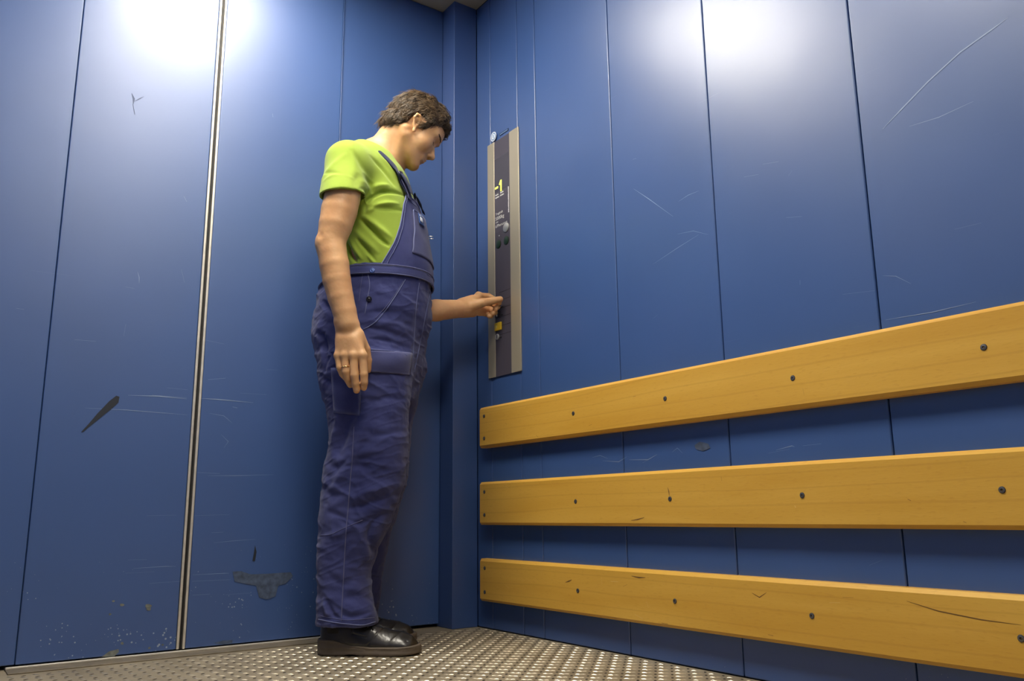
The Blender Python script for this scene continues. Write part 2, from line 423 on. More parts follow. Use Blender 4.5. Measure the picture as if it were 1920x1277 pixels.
mark([([(376, 747), (410, 749), (475, 755)], 1.0), ([(390, 712), (423, 709)], 1.2), ([(382, 637), (420, 645)], .6), ([(393, 775), (420, 780), (435, 793)], .5),
      ([(415, 815), (428, 828), (420, 840)], .5), ([(370, 886), (412, 888)], .9), ([(390, 892), (440, 892), (513, 890)], .5), ([(450, 737), (500, 740)], .5),
      ([(361, 1078), (420, 1075), (430, 1075)], .6), ([(360, 1090), (432, 1087)], .8), ([(361, 1116), (394, 1114)], .8), ([(424, 1115), (470, 1112)], .5),
      ([(396, 999), (418, 998)], .7), ([(400, 1018), (440, 1014), (480, 1011)], .4), ([(365, 967), (430, 965)], .5), ([(500, 693), (520, 694)], .5),
      ([(436, 763), (445, 765)], 1.5), ([(511, 213), (512, 220)], .8)], on_door, leafB, SCR)
def blob(pix, proj, parent, mat, name, rough=.0, lift=-.0012):
    """irregular flat patch outlined in the plane of the surface"""
    P = [proj(*p) for p in pix]; c = sum(P)/len(P)
    V = [c+np.array([0, 0, 0])] + P; off = np.array([0, -.0006, 0]) if proj is on_door else np.array([-.0006, 0, 0])
    V = [v+off for v in V]; n = len(P)
    me = mesh_from(name, V, [(0, 1+i, 1+(i+1) % n) for i in range(n)], False)
    return link(name, me, parent, mat)
blob([(152, 810), (166, 795), (182, 776), (205, 752), (218, 742), (224, 744), (222, 755), (207, 768), (185, 786), (166, 801), (156, 810)], on_door, leafA, SCUFF, 'scuff')
blob([(436, 1072), (452, 1071), (470, 1077), (500, 1076), (545, 1073), (549, 1080), (536, 1094), (522, 1098), (516, 1118), (500, 1124), (486, 1120), (480, 1098), (462, 1095), (440, 1090)], on_door, leafB, TAPE, 'tape_residue')
blob([(478, 1022), (481, 1035), (478, 1052), (473, 1052), (476, 1036)], on_door, leafB, SCUFF, 'scuff')
blob([(400, 1206), (418, 1201), (436, 1200), (435, 1206), (420, 1208)], on_door, leafB, TAPE, 'tape_residue')
blob([(205, 1221), (214, 1219), (222, 1217), (223, 1222), (214, 1231), (190, 1232)], on_door, leafA, CHIP, 'paint_chip')
for cx, cy, r in ((213, 1127, 3), (229, 1134, 4), (278, 1136, 6), (279, 1142, 5), (206, 1152, 3), (229, 1206, 3.5), (305, 1209, 3), (280, 1215, 3)):
    blob([(cx+r*math.cos(a)*random.uniform(.7, 1.2), cy+r*.7*math.sin(a)*random.uniform(.7, 1.2)) for a in [k*math.pi/4 for k in range(8)]], on_door, leafA, CHIP, 'paint_chip')
# smudge of an old climbing mark, high on the left leaf
mark([([(247, 175), (251, 185), (250, 195)], 3), ([(252, 190), (262, 185), (270, 181)], 1.5), ([(249, 195), (253, 215)], 3)], on_door, leafA, simple('grease_smudge', (.030, .055, .13), .6), 'smudge')
pnl = [o for o in wall_right.children if o.name.startswith('panel')]
mark([([(1655, 242), (1690, 205), (1740, 153), (1800, 98), (1860, 55), (1890, 33)], 1.3), ([(1705, 237), (1760, 220), (1825, 190)], .6),
      ([(1655, 517), (1680, 518), (1708, 532)], .5), ([(1660, 600), (1750, 585), (1830, 566)], .6), ([(1790, 430), (1840, 418)], .4)], on_right, pnl[6], SCR)
mark([([(1188, 354), (1215, 372), (1262, 406)], .9), ([(1272, 378), (1290, 366), (1310, 358)], .6), ([(1225, 495), (1270, 465), (1310, 440)], .6), ([(1186, 299), (1193, 297)], .9),
      ([(1270, 439), (1300, 433), (1328, 440)], .5), ([(1225, 597), (1233, 590)], .8)], on_right, pnl[4], SCR)
mark([([(1474, 408), (1503, 406)], .7), ([(1395, 332), (1422, 327)], .6), ([(1430, 308), (1460, 303)], .5), ([(1500, 525), (1500, 534)], 1), ([(1580, 552), (1640, 545)], .5),
      ([(1478, 330), (1485, 320)], .5)], on_right, pnl[5], SCR)

rails = [o for o in COL.objects if o.name.startswith('bumper_rail')]
def on_rail(px, py, xx=-.0329):
    d = ray(px, py); return CAM+d*((xx-CAM[0])/d[0])
RMK = simple('rail_dent_dark', (.16, .075, .02), .7); RML = simple('rail_scratch_pale', (.80, .60, .26), .6)
mark([([(1252, 914), (1254, 922), (1255, 930)], 1.4), ([(1183, 976), (1196, 974), (1208, 970)], 1.3), ([(1702, 936), (1708, 939)], 1.6), ([(1806, 978), (1812, 980)], 1.2), ([(1352, 894), (1353, 902)], .8)], on_rail, rails[1], RMK, 'dent')
mark([([(1060, 1092), (1066, 1090), (1072, 1087)], 1.5), ([(1184, 1080), (1198, 1083), (1210, 1083)], 1.6), ([(1168, 1100), (1176, 1096)], .8), ([(1240, 1168), (1252, 1170)], 1.3), ([(1410, 1112), (1424, 1120), (1437, 1111)], .9),
      ([(1440, 1190), (1450, 1192)], 1.2), ([(1700, 1127), (1760, 1146), (1840, 1162), (1915, 1172)], .8), ([(1580, 1120), (1600, 1121)], .8)], on_rail, rails[2], RMK, 'dent')
mark([([(1145, 1090), (1159, 1091)], 1.4), ([(1127, 1082), (1129, 1096)], .6), ([(1190, 1152), (1205, 1160)], 1.0), ([(1212, 1128), (1216, 1140)], .7), ([(948, 1098), (955, 1103)], .8), ([(1555, 1130), (1575, 1130)], .8)], on_rail, rails[2], RML, 'scratch')
mark([([(987, 771), (998, 778)], .7), ([(948, 912), (954, 916)], .8), ([(1490, 948), (1492, 952)], 2.0)], on_rail, rails[1], RML, 'scratch')
mark([([(1005, 816), (1009, 820)], 1.0), ([(948, 793), (950, 796)], 1.2), ([(1104, 798), (1110, 796)], 1.0), ([(1187, 744), (1192, 743)], 1.0), ([(1505, 728), (1508, 742)], .5)], on_rail, rails[0], RMK, 'dent')
mark([([(1110, 858), (1125, 854), (1140, 860)], .6), ([(1130, 864), (1160, 866), (1176, 856)], .6), ([(1180, 862), (1215, 862), (1232, 852)], .8), ([(1205, 868), (1215, 862)], .7), ([(1260, 848), (1270, 840), (1280, 850)], .6)], on_right, pnl[4], SCR)
mark([([(1455, 844), (1485, 836), (1490, 838)], .8), ([(1505, 836), (1540, 832)], .7), ([(1440, 850), (1480, 842)], .5), ([(1630, 1060), (1655, 1050)], .4)], on_right, pnl[5], SCR)
blob([(1302, 835), (1312, 828), (1328, 832), (1332, 840), (1318, 846), (1305, 842)], on_right, pnl[4], TAPE, 'scuff')
# ------------------------------------------------------------------ car operating panel
XW = 0.0
cop = empty('operating_panel', (0, -.265, .868))
tag(cop, 'tall steel lift operating panel with dark centre and yellow display on right wall', 'control panel')
z0, z1 = .868, 1.775
box('back_box', (-.0030, -.3655, z0+.001), (-.0004, -.1640, z1-.001), STEEL, cop, .001, 1)
box('steel_strip', (-.0062, -.2085, z0), (-.0030, -.1630, z1), STEEL, cop, .0015, 2)
box('steel_strip', (-.0062, -.3665, z0), (-.0030, -.3085, z1), STEEL, cop, .0015, 2)
box('centre_panel', (-.0048, -.3080, z0), (-.0030, -.2090, z1-.001), DARKP, cop, .0006, 1)
XC = -.0051
YEL = emit('display_yellow', (.95, 1.0, .12), 1.6)
WHT = simple('white_print', (.75, .75, .72), .5)
def bar(name, y0, z0_, y1, z1_, w, mat, parent, x=XC, d=.0009):
    a = np.array([x, y0, z0_]); b_ = np.array([x, y1, z1_]); return tube(name, [a, b_], [w, w], mat, parent, 10, ([np.array([-1.0, 0, 0])]*2, d/w))
disp = box('display_window', (-.0050, -.300, 1.567), (-.0047, -.2105, 1.700), simple('display_glass', (.060, .054, .070), .25), cop)
# floor indicator reads -1
bar('lit_segment', -.2135, 1.5840, -.2330, 1.5840, .0040, YEL, cop, XC-.0004)
bar('lit_segment', -.2525, 1.5620, -.2525, 1.6060, .0044, YEL, cop, XC-.0004)
bar('lit_segment', -.2525, 1.6050, -.2425, 1.5900, .0040, YEL, cop, XC-.0004)
def text(body, y, z, size, mat, parent, x=XC, name='lettering', rotz=0, align='LEFT'):
    cu = bpy.data.curves.new(name, 'FONT'); cu.body = body; cu.size = size; cu.align_x = align; cu.extrude = .00012; cu.resolution_u = 2
    tmp = bpy.data.objects.new('tmp', cu); COL.objects.link(tmp)
    bpy.context.view_layer.update()
    me = bpy.data.meshes.new_from_object(tmp.evaluated_get(bpy.context.evaluated_depsgraph_get()))
    bpy.data.objects.remove(tmp)
    # text plane faces -x: right of text is -y, up is +z
    cr, sr = math.cos(rotz), math.sin(rotz)
    for v in me.vertices:
        u_, v_ = v.co.x*cr-v.co.y*sr, v.co.x*sr+v.co.y*cr
        v.co = Vector((x-v.co.z-.0002, y-u_, z+v_))
    me.materials.clear()
    return link(name, me, parent, mat)
text('Tragkraft', -.2160, 1.4765, .0125, WHT, cop)
text('5000kg', -.2140, 1.4560, .0195, WHT, cop)
text('oder', -.2160, 1.4455, .0090, WHT, cop)
text('67Personen', -.2140, 1.4275, .0160, WHT, cop)
for yy, zz, ln_ in ((-.2150, 1.5555, .020), (-.2150, 1.5450, .022), (-.2480, 1.5560, .018), (-.2460, 1.5455, .024)):      # print too small to read
    k = 0
    while k*.0042 < ln_: box('fine_print', (XC-.0003, yy-k*.0042-.0030, zz-.0022), (XC, yy-k*.0042, zz+(.0034 if k % 3 == 0 else .0022)), WHT, cop); k += 1
for k in range(14): box('fine_print', (XC-.0003, -.3025, 1.4640+k*.0072), (XC, -.2978-(.001 if k % 4 == 2 else 0), 1.4706+k*.0072), WHT, cop)
def disc(name, y, z, r, mat, parent, x0=-.0049, th=.003, n=28, prof=None):
    V = []; Fc = []
    prof = prof or [(1, 0), (1, .7), (.88, 1), (0, 1)]
    m = len(prof)
    for pr, ph in prof[:-1]:
        for k in range(n):
            a = 2*math.pi*k/n; V.append((x0-th*ph, y+r*pr*math.cos(a), z+r*pr*math.sin(a)))
    V.append((x0-th*prof[-1][1], y, z))
    for i in range(m-2):
        for k in range(n): Fc.append((i*n+k, i*n+(k+1) % n, (i+1)*n+(k+1) % n, (i+1)*n+k))
    for k in range(n): Fc.append(((m-2)*n+k, (m-2)*n+(k+1) % n, len(V)-1))
    me = mesh_from(name, V, Fc, True); me.set_sharp_from_angle(angle=math.radians(40))
    bm = bmesh.new(); bm.from_mesh(me); bmesh.ops.recalc_face_normals(bm, faces=bm.faces); bm.to_mesh(me); bm.free()
    return link(name, me, parent, mat)
SILV = simple('silver_button', (.62, .60, .55), .35, .7)
GRN = simple('dark_green_button', (.012, .035, .016), .4)
disc('silver_button', -.2835, 1.4105, .0175, SILV, cop, th=.004)
disc('green_button', -.2330, 1.3600, .0150, GRN, cop, th=.003); disc('green_button', -.2840, 1.3610, .0150, GRN, cop, th=.003)
disc('button_ring', -.2330, 1.3600, .0165, RUBBER, cop, th=.0012); disc('button_ring', -.2840, 1.3610, .0165, RUBBER, cop, th=.0012)
# speaker perforation between the load text and the buttons
V = []; Fc = []
for i in range(6):
    for j in range(6):
        yy, zz = -.217-.0075*i, 1.405-.0065*j; s = .0013; b0 = len(V)
        V += [(XC, yy-s, zz), (XC, yy, zz+s), (XC, yy+s, zz), (XC, yy, zz-s)]; Fc.append((b0, b0+1, b0+2, b0+3))
o = link('speaker_holes', mesh_from('speaker_holes', V, Fc, False), cop, simple('hole_black', (.008, .006, .008), .8)); o['kind'] = 'stuff'
disc('indicator_light', -.238, 1.392, .0022, WHT, cop, th=.001)
# floor buttons lower down, thin engraved row lines, alarm button and key switch
for zz in (1.175, 1.145, 1.115, 1.083, 1.050, 1.018): box('row_line', (XC-.0002, -.306, zz-.0006), (XC+.0003, -.236, zz+.0006), RUBBER, cop)
for k, zz in enumerate((1.127, 1.097)):
    box('floor_button', (XC-.004, -.2340, zz-.013), (XC, -.2120, zz+.013), simple('floor_button_black', (.016, .015, .018), .3), cop, .001, 2)
    box('button_mark', (XC-.0046, -.2270, zz-.009), (XC-.0038, -.2215, zz+.009), WHT, cop)
    box('braille_strip', (XC-.0012, -.2580, zz-.010), (XC, -.2440, zz-.007), RUBBER, cop)
box('alarm_button', (XC-.006, -.2500, 1.0350), (XC, -.2110, 1.0640), simple('alarm_yellow', (.75, .50, .02), .35), cop, .001, 2)
disc('alarm_emblem', -.2215, 1.0490, .0060, simple('alarm_mark', (.80, .62, .12), .4), cop, x0=XC-.006, th=.0006)
disc('key_switch', -.2225, 1.0130, .0105, SILV, cop, x0=XC, th=.004)
box('key_slot', (XC-.0048, -.2238, 1.0065), (XC-.0036, -.2212, 1.0195), RUBBER, cop)
box('switch_mark', (XC-.0010, -.2480, 1.0060), (XC, -.2340, 1.0090), RUBBER, cop)
# sticker and label above the panel
SB = simple('sticker_blue', (.06, .20, .45), .35); SWH = simple('sticker_white', (.72, .76, .82), .35)
t = empty('round_sticker', (-.001, -.205, 1.797)); tag(t, 'round white and blue sticker at top left corner of operating panel', 'sticker')
disc('outer_ring', -.2065, 1.7975, .0190, SWH, t, x0=-.0064, th=.0006)
disc('blue_ring', -.2065, 1.7975, .0145, SB, t, x0=-.0070, th=.0003)
disc('centre', -.2065, 1.7975, .0115, SWH, t, x0=-.0073, th=.0003)
box('figure', (-.0080, -.2085, 1.7915), (-.0076, -.2045, 1.8045), SB, t)
for r_ in ('outer_ring',): pass
t = empty('sticker_label', (-.001, -.269, 1.79)); tag(t, 'narrow dark blue printed label above the dark panel centre', 'label')
box('label_plate', (-.0016, -.2985, 1.7880), (-.0004, -.2400, 1.7975), simple('label_navy', (.010, .030, .085), .4), t)
for k in range(9): box('fine_print', (-.0020, -.2440-k*.0056-.0038, 1.7910), (-.0016, -.2440-k*.0056, 1.7945), simple('label_text', (.25, .38, .6), .5) if k == 0 else bpy.data.materials['label_text'], t)

# ================================================================== the man: sculpted from signed distance fields
def smin(a, b, k):
    h = np.clip(.5+.5*(b-a)/k, 0, 1); return b+(a-b)*h-k*h*(1-h)
def smax(a, b, k): return -smin(-a, -b, k)
def cone(P, a, b, ra, rb):
    a = np.asarray(a, np.float32); b = np.asarray(b, np.float32); ba = b-a
    h = np.clip(((P-a)@ba)/(ba@ba+1e-12), 0, 1)
    return np.linalg.norm(P-a-h[:, None]*ba, axis=1)-(ra+(rb-ra)*h)
def econe(P, a, b, ra, rb, axis, sq):
    """tapered capsule squashed along one axis by sq"""
    ax = np.asarray(axis, np.float32); ax = ax/np.linalg.norm(ax)
    def st(Q): Q = np.asarray(Q, np.float32); return Q+((Q@ax)*(1/sq-1))[..., None]*ax if Q.ndim > 1 else Q+(Q@ax)*(1/sq-1)*ax
    return cone(st(P), st(a), st(b), ra, rb)*max(sq, .5)
def ball(P, c, r): return np.linalg.norm(P-np.asarray(c, np.float32), axis=1)-r
def ell(P, c, r, R=None):
    Q = P-np.asarray(c, np.float32)
    if R is not None: Q = Q@np.asarray(R, np.float32).T
    r = np.asarray(r, np.float32)
    k0 = np.linalg.norm(Q/r, axis=1); k1 = np.linalg.norm(Q/(r*r), axis=1)+1e-9
    return k0*(k0-1)/k1
class Loft:
    """stack of super-ellipses along z: rows (z, centre s, centre t, half s, half t)"""
    def __init__(self, rows, n=2.3):
        r = np.array(sorted(rows), float)
        zz = np.linspace(r[0, 0], r[-1, 0], 160); self.z = zz; self.n = n
        self.v = []
        for c in range(1, 5):
            y = np.interp(zz, r[:, 0], r[:, c]); k = np.hanning(13); k /= k.sum()
            yp = np.pad(y, 6, mode='edge'); self.v.append(np.convolve(yp, k, 'valid'))
    def par(self, z): return [np.interp(z, self.z, v) for v in self.v]
    def __call__(self, P, grow=0.0):
        cs, ct, a, b = self.par(P[:, 2]); a = a+grow; b = b+grow
        q = (np.abs((P[:, 0]-cs)/a)**self.n+np.abs((P[:, 1]-ct)/b)**self.n)**(1/self.n)
        d = (q-1)*np.minimum(a, b)
        return np.maximum(d, np.maximum(self.z[0]-P[:, 2], P[:, 2]-self.z[-1]))
    def point(self, z, th, grow=0.0):
        cs, ct, a, b = self.par(z); c, s_ = math.cos(th), math.sin(th)
        return np.array([cs+(a+grow)*math.copysign(abs(c)**(2/self.n), c), ct+(b+grow)*math.copysign(abs(s_)**(2/self.n), s_), z])

def sdf_mesh(f, lo, hi, h, B=8, slack=1.7):
    lo = np.array(lo, np.float32); hi = np.array(hi, np.float32)
    n = (np.ceil((hi-lo)/h/B).astype(int))*B; nb = n//B
    D = np.empty(n, np.float32)
    g = np.stack(np.meshgrid(*[np.arange(k) for k in nb], indexing='ij'), -1).reshape(-1, 3)
    cen = lo+(g*B+B/2)*h
    d = np.concatenate([f(c.astype(np.float32)) for c in np.array_split(cen, max(1, len(cen)//200000))])
    DB = D.reshape(nb[0], B, nb[1], B, nb[2], B)
    DB[:] = np.where(d < 0, -1, 1).reshape(nb[0], 1, nb[1], 1, nb[2], 1)
    act = g[np.abs(d) < h*B*.87*slack+.004]
    loc = np.stack(np.meshgrid(*[np.arange(B)]*3, indexing='ij'), -1).reshape(-1, 3)
    for ch in np.array_split(act, max(1, len(act)*B**3//400000)):
        idx = (ch[:, None, :]*B+loc[None]).reshape(-1, 3)
        D[idx[:, 0], idx[:, 1], idx[:, 2]] = f((lo+idx*h).astype(np.float32))
    S = D < 0
    A = S[:-1, :-1, :-1].astype(np.int8)
    tot = sum(S[i:n[0]-1+i, j:n[1]-1+j, k:n[2]-1+k].astype(np.int8) for i in (0, 1) for j in (0, 1) for k in (0, 1))
    cells = np.argwhere((tot > 0) & (tot < 8))
    cid = -np.ones(A.shape, np.int32); cid[cells[:, 0], cells[:, 1], cells[:, 2]] = np.arange(len(cells))
    acc = np.zeros((len(cells), 3)); cnt = np.zeros(len(cells))
    cor = [(0, 0, 0), (1, 0, 0), (0, 1, 0), (1, 1, 0), (0, 0, 1), (1, 0, 1), (0, 1, 1), (1, 1, 1)]
    vals = [D[cells[:, 0]+c[0], cells[:, 1]+c[1], cells[:, 2]+c[2]] for c in cor]
    for a in range(8):
        for b in range(a+1, 8):
            if sum(abs(cor[a][k]-cor[b][k]) for k in range(3)) != 1: continue
            m = (vals[a] < 0) != (vals[b] < 0)
            t = vals[a][m]/(vals[a][m]-vals[b][m])
            acc[m] += np.array(cor[a])+t[:, None]*(np.array(cor[b])-np.array(cor[a])); cnt[m] += 1
    V = lo+(cells+acc/cnt[:, None])*h
    F = []
    for ax in range(3):
        o1, o2 = [(1, 2), (2, 0), (0, 1)][ax]
        sl = [slice(1, -1)]*3; sl[ax] = slice(0, -1)
        s2 = [slice(1, -1)]*3; s2[ax] = slice(1, None)
        X = S[tuple(sl)] != S[tuple(s2)]
        e = np.argwhere(X)
        base = e.copy(); base[:, o1] += 1; base[:, o2] += 1
        ins = S[base[:, 0], base[:, 1], base[:, 2]]
        def cc(d1, d2):
            q_ = base.copy(); q_[:, o1] += d1; q_[:, o2] += d2
            q_ = np.minimum(q_, np.array(cid.shape)-1); return cid[q_[:, 0], q_[:, 1], q_[:, 2]]
        qd = np.stack([cc(-1, -1), cc(0, -1), cc(0, 0), cc(-1, 0)], 1)
        qd[~ins] = qd[~ins][:, ::-1]
        F.append(qd[(qd >= 0).all(1)])
    return V, np.concatenate(F)

def vnoise(P, scale, seed=0):
    """smooth value noise, -1..1"""
    Q = P*scale+seed*17.31; I = np.floor(Q).astype(np.int64); f = Q-I; f = f*f*(3-2*f)
    def hsh(i, j, k):
        h_ = (i*374761393+j*668265263+k*2147483647+seed*974711) & 0xffffffff
        h_ = ((h_ ^ (h_ >> 13))*1274126177) & 0xffffffff
        return ((h_ ^ (h_ >> 16)) & 0xffff)/32767.5-1
    r = 0
    for a in (0, 1):
        for b in (0, 1):
            for c in (0, 1):
                w = (f[:, 0] if a else 1-f[:, 0])*(f[:, 1] if b else 1-f[:, 1])*(f[:, 2] if c else 1-f[:, 2])
                r = r+w*hsh(I[:, 0]+a, I[:, 1]+b, I[:, 2]+c)
    return r

# body frame: s = the way he faces, t = to his left, z = up
BAZ = math.radians(-42)
BF = np.array([math.cos(BAZ), math.sin(BAZ), 0]); BL = np.array([-BF[1], BF[0], 0]); BO = np.array([-.490, -.289, 0.0])
def to_world(V): V = np.asarray(V, float); return BO+V[..., :1]*BF+V[..., 1:2]*BL+V[..., 2:3]*np.array([0, 0, 1.0])
def to_body(p): v = np.asarray(p, float)-BO; return np.array([v@BF, v@BL, v[2]])
def bt(px, py, t):
    """body-frame point on the sight line where the lateral offset is t"""
    d = ray(px, py); k = (t-(CAM-BO)@BL)/(d@BL); return to_body(CAM+d*k)
def bd(px, py, D): return to_body(at(px, py, D))

ARM_T = -.262
A_SH = np.array([-.078, -.185, 1.462]); A_EL = bt(623, 452, ARM_T); A_F1 = bt(629, 503, ARM_T-.002); A_F2 = bt(640, 556, ARM_T); A_WR = bt(650.5, 611, -.258)
L_SH = np.array([-.030, .185, 1.44]); L_WR = bd(874, 578, 2.935); L_EL = bd(792, 584, 2.79)
print('left upper arm %.3f forearm %.3f  right upper %.3f fore %.3f' % (np.linalg.norm(L_EL-L_SH), np.linalg.norm(L_WR-L_EL), np.linalg.norm(A_EL-A_SH), np.linalg.norm(A_WR-A_EL)), 'elbow', L_EL)

TORSO = Loft([(1.08, -.0135, 0, .1515, .160), (1.17, -.0105, 0, .1455, .157), (1.26, -.0205, 0, .1405, .158), (1.34, -.0335, 0, .1335, .166), (1.40, -.044, 0, .124, .174),
              (1.45, -.048, 0, .116, .170), (1.49, -.048, 0, .106, .150), (1.53, -.050, .0, .085, .115), (1.565, -.046, 0, .068, .080), (1.60, -.035, 0, .055, .060)], 2.2)

# head frame
HAZ = math.radians(22); HP = math.radians(38)
hf = np.array([math.cos(HAZ)*math.cos(HP), math.sin(HAZ)*math.cos(HP), -math.sin(HP)])
hl = np.array([-math.sin(HAZ), math.cos(HAZ), 0]); hu = np.cross(hf, hl)
H0 = np.array([.077, .002, 1.648])
HM = np.stack([hf, hl, hu]).astype(np.float32)
HS = .95
def to_head(P): return (P-H0.astype(np.float32))@HM.T/np.float32(HS)
def from_head(Q): return H0+HS*np.asarray(Q, float)@HM.astype(float)

def head_sdf(P):
    Q = to_head(P); A = np.abs(Q[:, 1]); QA = np.stack([Q[:, 0], A, Q[:, 2]], 1)
    d = ell(Q, (-.006, 0, .050), (.097, .074, .088))
    d = smin(d, ell(Q, (.045, 0, .030), (.055, .062, .070)), .03)
    d = smin(d, ell(Q, (.046, 0, -.028), (.047, .052, .072)), .03)
    d = smin(d, cone(QA, (.008, .056, -.045), (.080, .016, -.088), .016, .017), .028)     # jaw
    d = smin(d, ell(Q, (.045, 0, -.068), (.045, .042, .026)), .02)
    d = smin(d, ell(Q, (.088, 0, -.090), (.016, .019, .016)), .016)                        # chin
    d = smin(d, ell(QA, (.060, .040, -.020), (.030, .024, .030)), .02)                     # cheek
    d = smin(d, cone(QA, (.090, .010, .034), (.078, .048, .033), .010, .008), .012)        # brow
    d = smax(d, -ell(QA, (.101, .031, .016), (.017, .019, .013)), .012)                    # socket
    d = smin(d, ball(QA, (.0765, .031, .015), .0135), .003)                                 # lids over the eye
    d = smax(d, -ball(Q, (.1165, 0, .015), .0230), .008)
    d = smin(d, cone(Q, (.086, 0, .018), (.1115, 0, -.018), .0070, .0092), .007)            # nose
    d = smin(d, ball(Q, (.1145, 0, -.0225), .0105), .006)
    d = smin(d, ell(QA, (.103, .0125, -.027), (.0105, .0065, .0075)), .006)
    d = smax(d, -ell(QA, (.1065, .0065, -.0345), (.006, .0034, .004)), .003)
    d = smin(d, ell(Q, (.088, 0, -.052), (.016, .028, .022)), .014)                        # muzzle
    d = smin(d, econe(QA, (.103, .0, -.0485), (.092, .022, -.053), .0062, .0035, (0, 0, 1), .8), .004)
    d = smin(d, econe(QA, (.1015, .0, -.0595), (.091, .020, -.0555), .0068, .0035, (0, 0, 1), .85), .004)
    d = smax(d, -econe(QA, (.112, 0, -.0537), (.093, .024, -.0545), .0022, .0015, (0, 0, 1), .6), .003)
    d = smax(d, -econe(Q, (.105, -.012, -.0705), (.105, .012, -.0705), .0065, .0065, (0, 0, 1), .7), .01)
    # ears
    pts = [(.012, .072, -.018), (.000, .076, .000), (-.008, .082, .014), (-.004, .086, .028), (.007, .084, .031), (.014, .078, .022), (.013, .074, .010)]
    QA = np.stack([QA[:, 0]+.25*(QA[:, 2]-.005), QA[:, 1], QA[:, 2]], 1); e = None
    for a, b in zip(pts[:-1], pts[1:]):
        c = cone(QA, a, b, .0043, .0043); e = c if e is None else smin(e, c, .004)
    e = smin(e, econe(QA, (.004, .0765, .016), (.006, .0735, -.004), .013, .010, (0, 1, 0), .35), .004)
    e = smax(e, -ell(QA, (.009, .084, .006), (.008, .011, .013)), .003)
    e = smin(e, ell(QA, (.010, .0745, -.022), (.006, .0045, .0075)), .005)
    d = smin(d, e, .004)
    return d
def bodyframe(Q): return from_head(Q)
NK_A = from_head((-.030, 0, -.030)); NK_B = np.array([-.040, 0, 1.525])
def torso_sdf(P):
    d = TORSO(P, -.006)
    d = smin(d, cone(P, (-.055, -.07, 1.515), A_SH, .060, .056), .04)
    d = smin(d, cone(P, (-.040, .07, 1.505), L_SH, .058, .054), .04)
    d = smin(d, econe(P, NK_A, NK_B, .057, .066, BF*0+np.array([0, 1, 0]), .95), .035)
    d = smin(d, cone(P, from_head((.035, 0, -.070)), np.array([.010, 0, 1.545]), .028, .040), .035)
    # neck muscle
    d = smin(d, cone(P, from_head((-.012, -.060, -.030)), np.array([.030, -.022, 1.515]), .016, .014), .02)
    d = smin(d, cone(P, from_head((-.012, .060, -.030)), np.array([.030, .022, 1.515]), .016, .014), .02)
    d = smin(d, ell(P, (-.035, 0, .98), (.135, .150, .16)), .05)
    for s_, off in ((-1, 0), (1, -.045)):
        d = smin(d, cone(P, (-.03, .085*s_, .90), (-.02+off*.5, .095*s_, .50), .085, .055), .04)
        d = smin(d, cone(P, (-.02+off*.5, .095*s_, .50), (-.090+off, .097*s_, .12), .053, .034), .02)
        d = smin(d, cone(P, (-.092+off, .098*s_, .075), (-.010+off, .098*s_, .034), .024, .013), .015)
    return d
def fingers(P, chains, k=.006):
    d = None
    for ch in chains:
        pts, rr = ch; c = None
        for i in range(len(pts)-1):
            q_ = cone(P, pts[i], pts[i+1], rr[i], rr[i+1]); c = q_ if c is None else smin(c, q_, .0025)
        d = c if d is None else np.minimum(d, c)
    return d
def T_(px, py, t): return bt(px, py, t)
# right (near) hand, hanging, back of the hand to the camera
RH = dict(
    pinky=([T_(634, 667, -.262), T_(637, 689, -.262), T_(642, 701, -.252), T_(648, 709, -.240)], [.0112, .0103, .0096, .0086]),
    ring=([T_(647, 667, -.268), T_(648.5, 697, -.268), T_(652, 711, -.258), T_(657, 722, -.245)], [.0120, .0114, .0106, .0094]),
    middle=([T_(663.5, 667, -.270), T_(664.5, 704, -.270), T_(667, 719, -.264), T_(668.5, 732, -.257)], [.0124, .0119, .0111, .0098]),
    index=([T_(680, 667, -.266), T_(682.5, 702, -.264), T_(683, 717, -.259), T_(682, 727, -.253)], [.0122, .0115, .0108, .0096]))
def rhand_sdf(P):
    W = A_WR+np.array([0, 0, .004])
    n_ = np.array([0, 1.0, 0])
    d = econe(P, T_(642, 612, -.258), T_(641, 640, -.256), .021, .018, n_, .8)
    d = smin(d, econe(P, T_(661, 612, -.256), T_(668, 640, -.256), .020, .019, n_, .8), .012)
    tops = []
    for nm, r in (('pinky', .0115), ('ring', .0125), ('middle', .0135), ('index', .013)):
        m = RH[nm][0][0]; d = smin(d, econe(P, W*.5+m*.5, m, .018, r, n_, .9), .012)
        d = smin(d, ball(P, m+np.array([0, -.0035, .002]), r-.0022), .006)
    # thumb, mostly behind the index side
    TH = [T_(672, 628, -.250), T_(686, 655, -.232), T_(690, 676, -.222), T_(690, 694, -.216)]
    d = smin(d, cone(P, TH[0], TH[1], .017, .013), .012); d = smin(d, cone(P, TH[1], TH[2], .013, .0115), .003); d = smin(d, cone(P, TH[2], TH[3], .0115, .0095), .003)
    d = smin(d, fingers(P, RH.values()), .006)
    return d
ARMC = [(A_SH, .0520), (T_(642, 370, -.243), .0535), (T_(636, 396, -.250), .0535), (T_(629.5, 422, -.257), .0495), (T_(621.5, 451, -.262), .0425), (T_(623, 474, -.263), .0425), (T_(627, 497, -.263), .0432),
        (T_(631.5, 526, -.263), .0408), (T_(638.5, 557, -.262), .0375), (T_(646, 584, -.260), .0345), (T_(651.5, 608, -.258), .0325)]
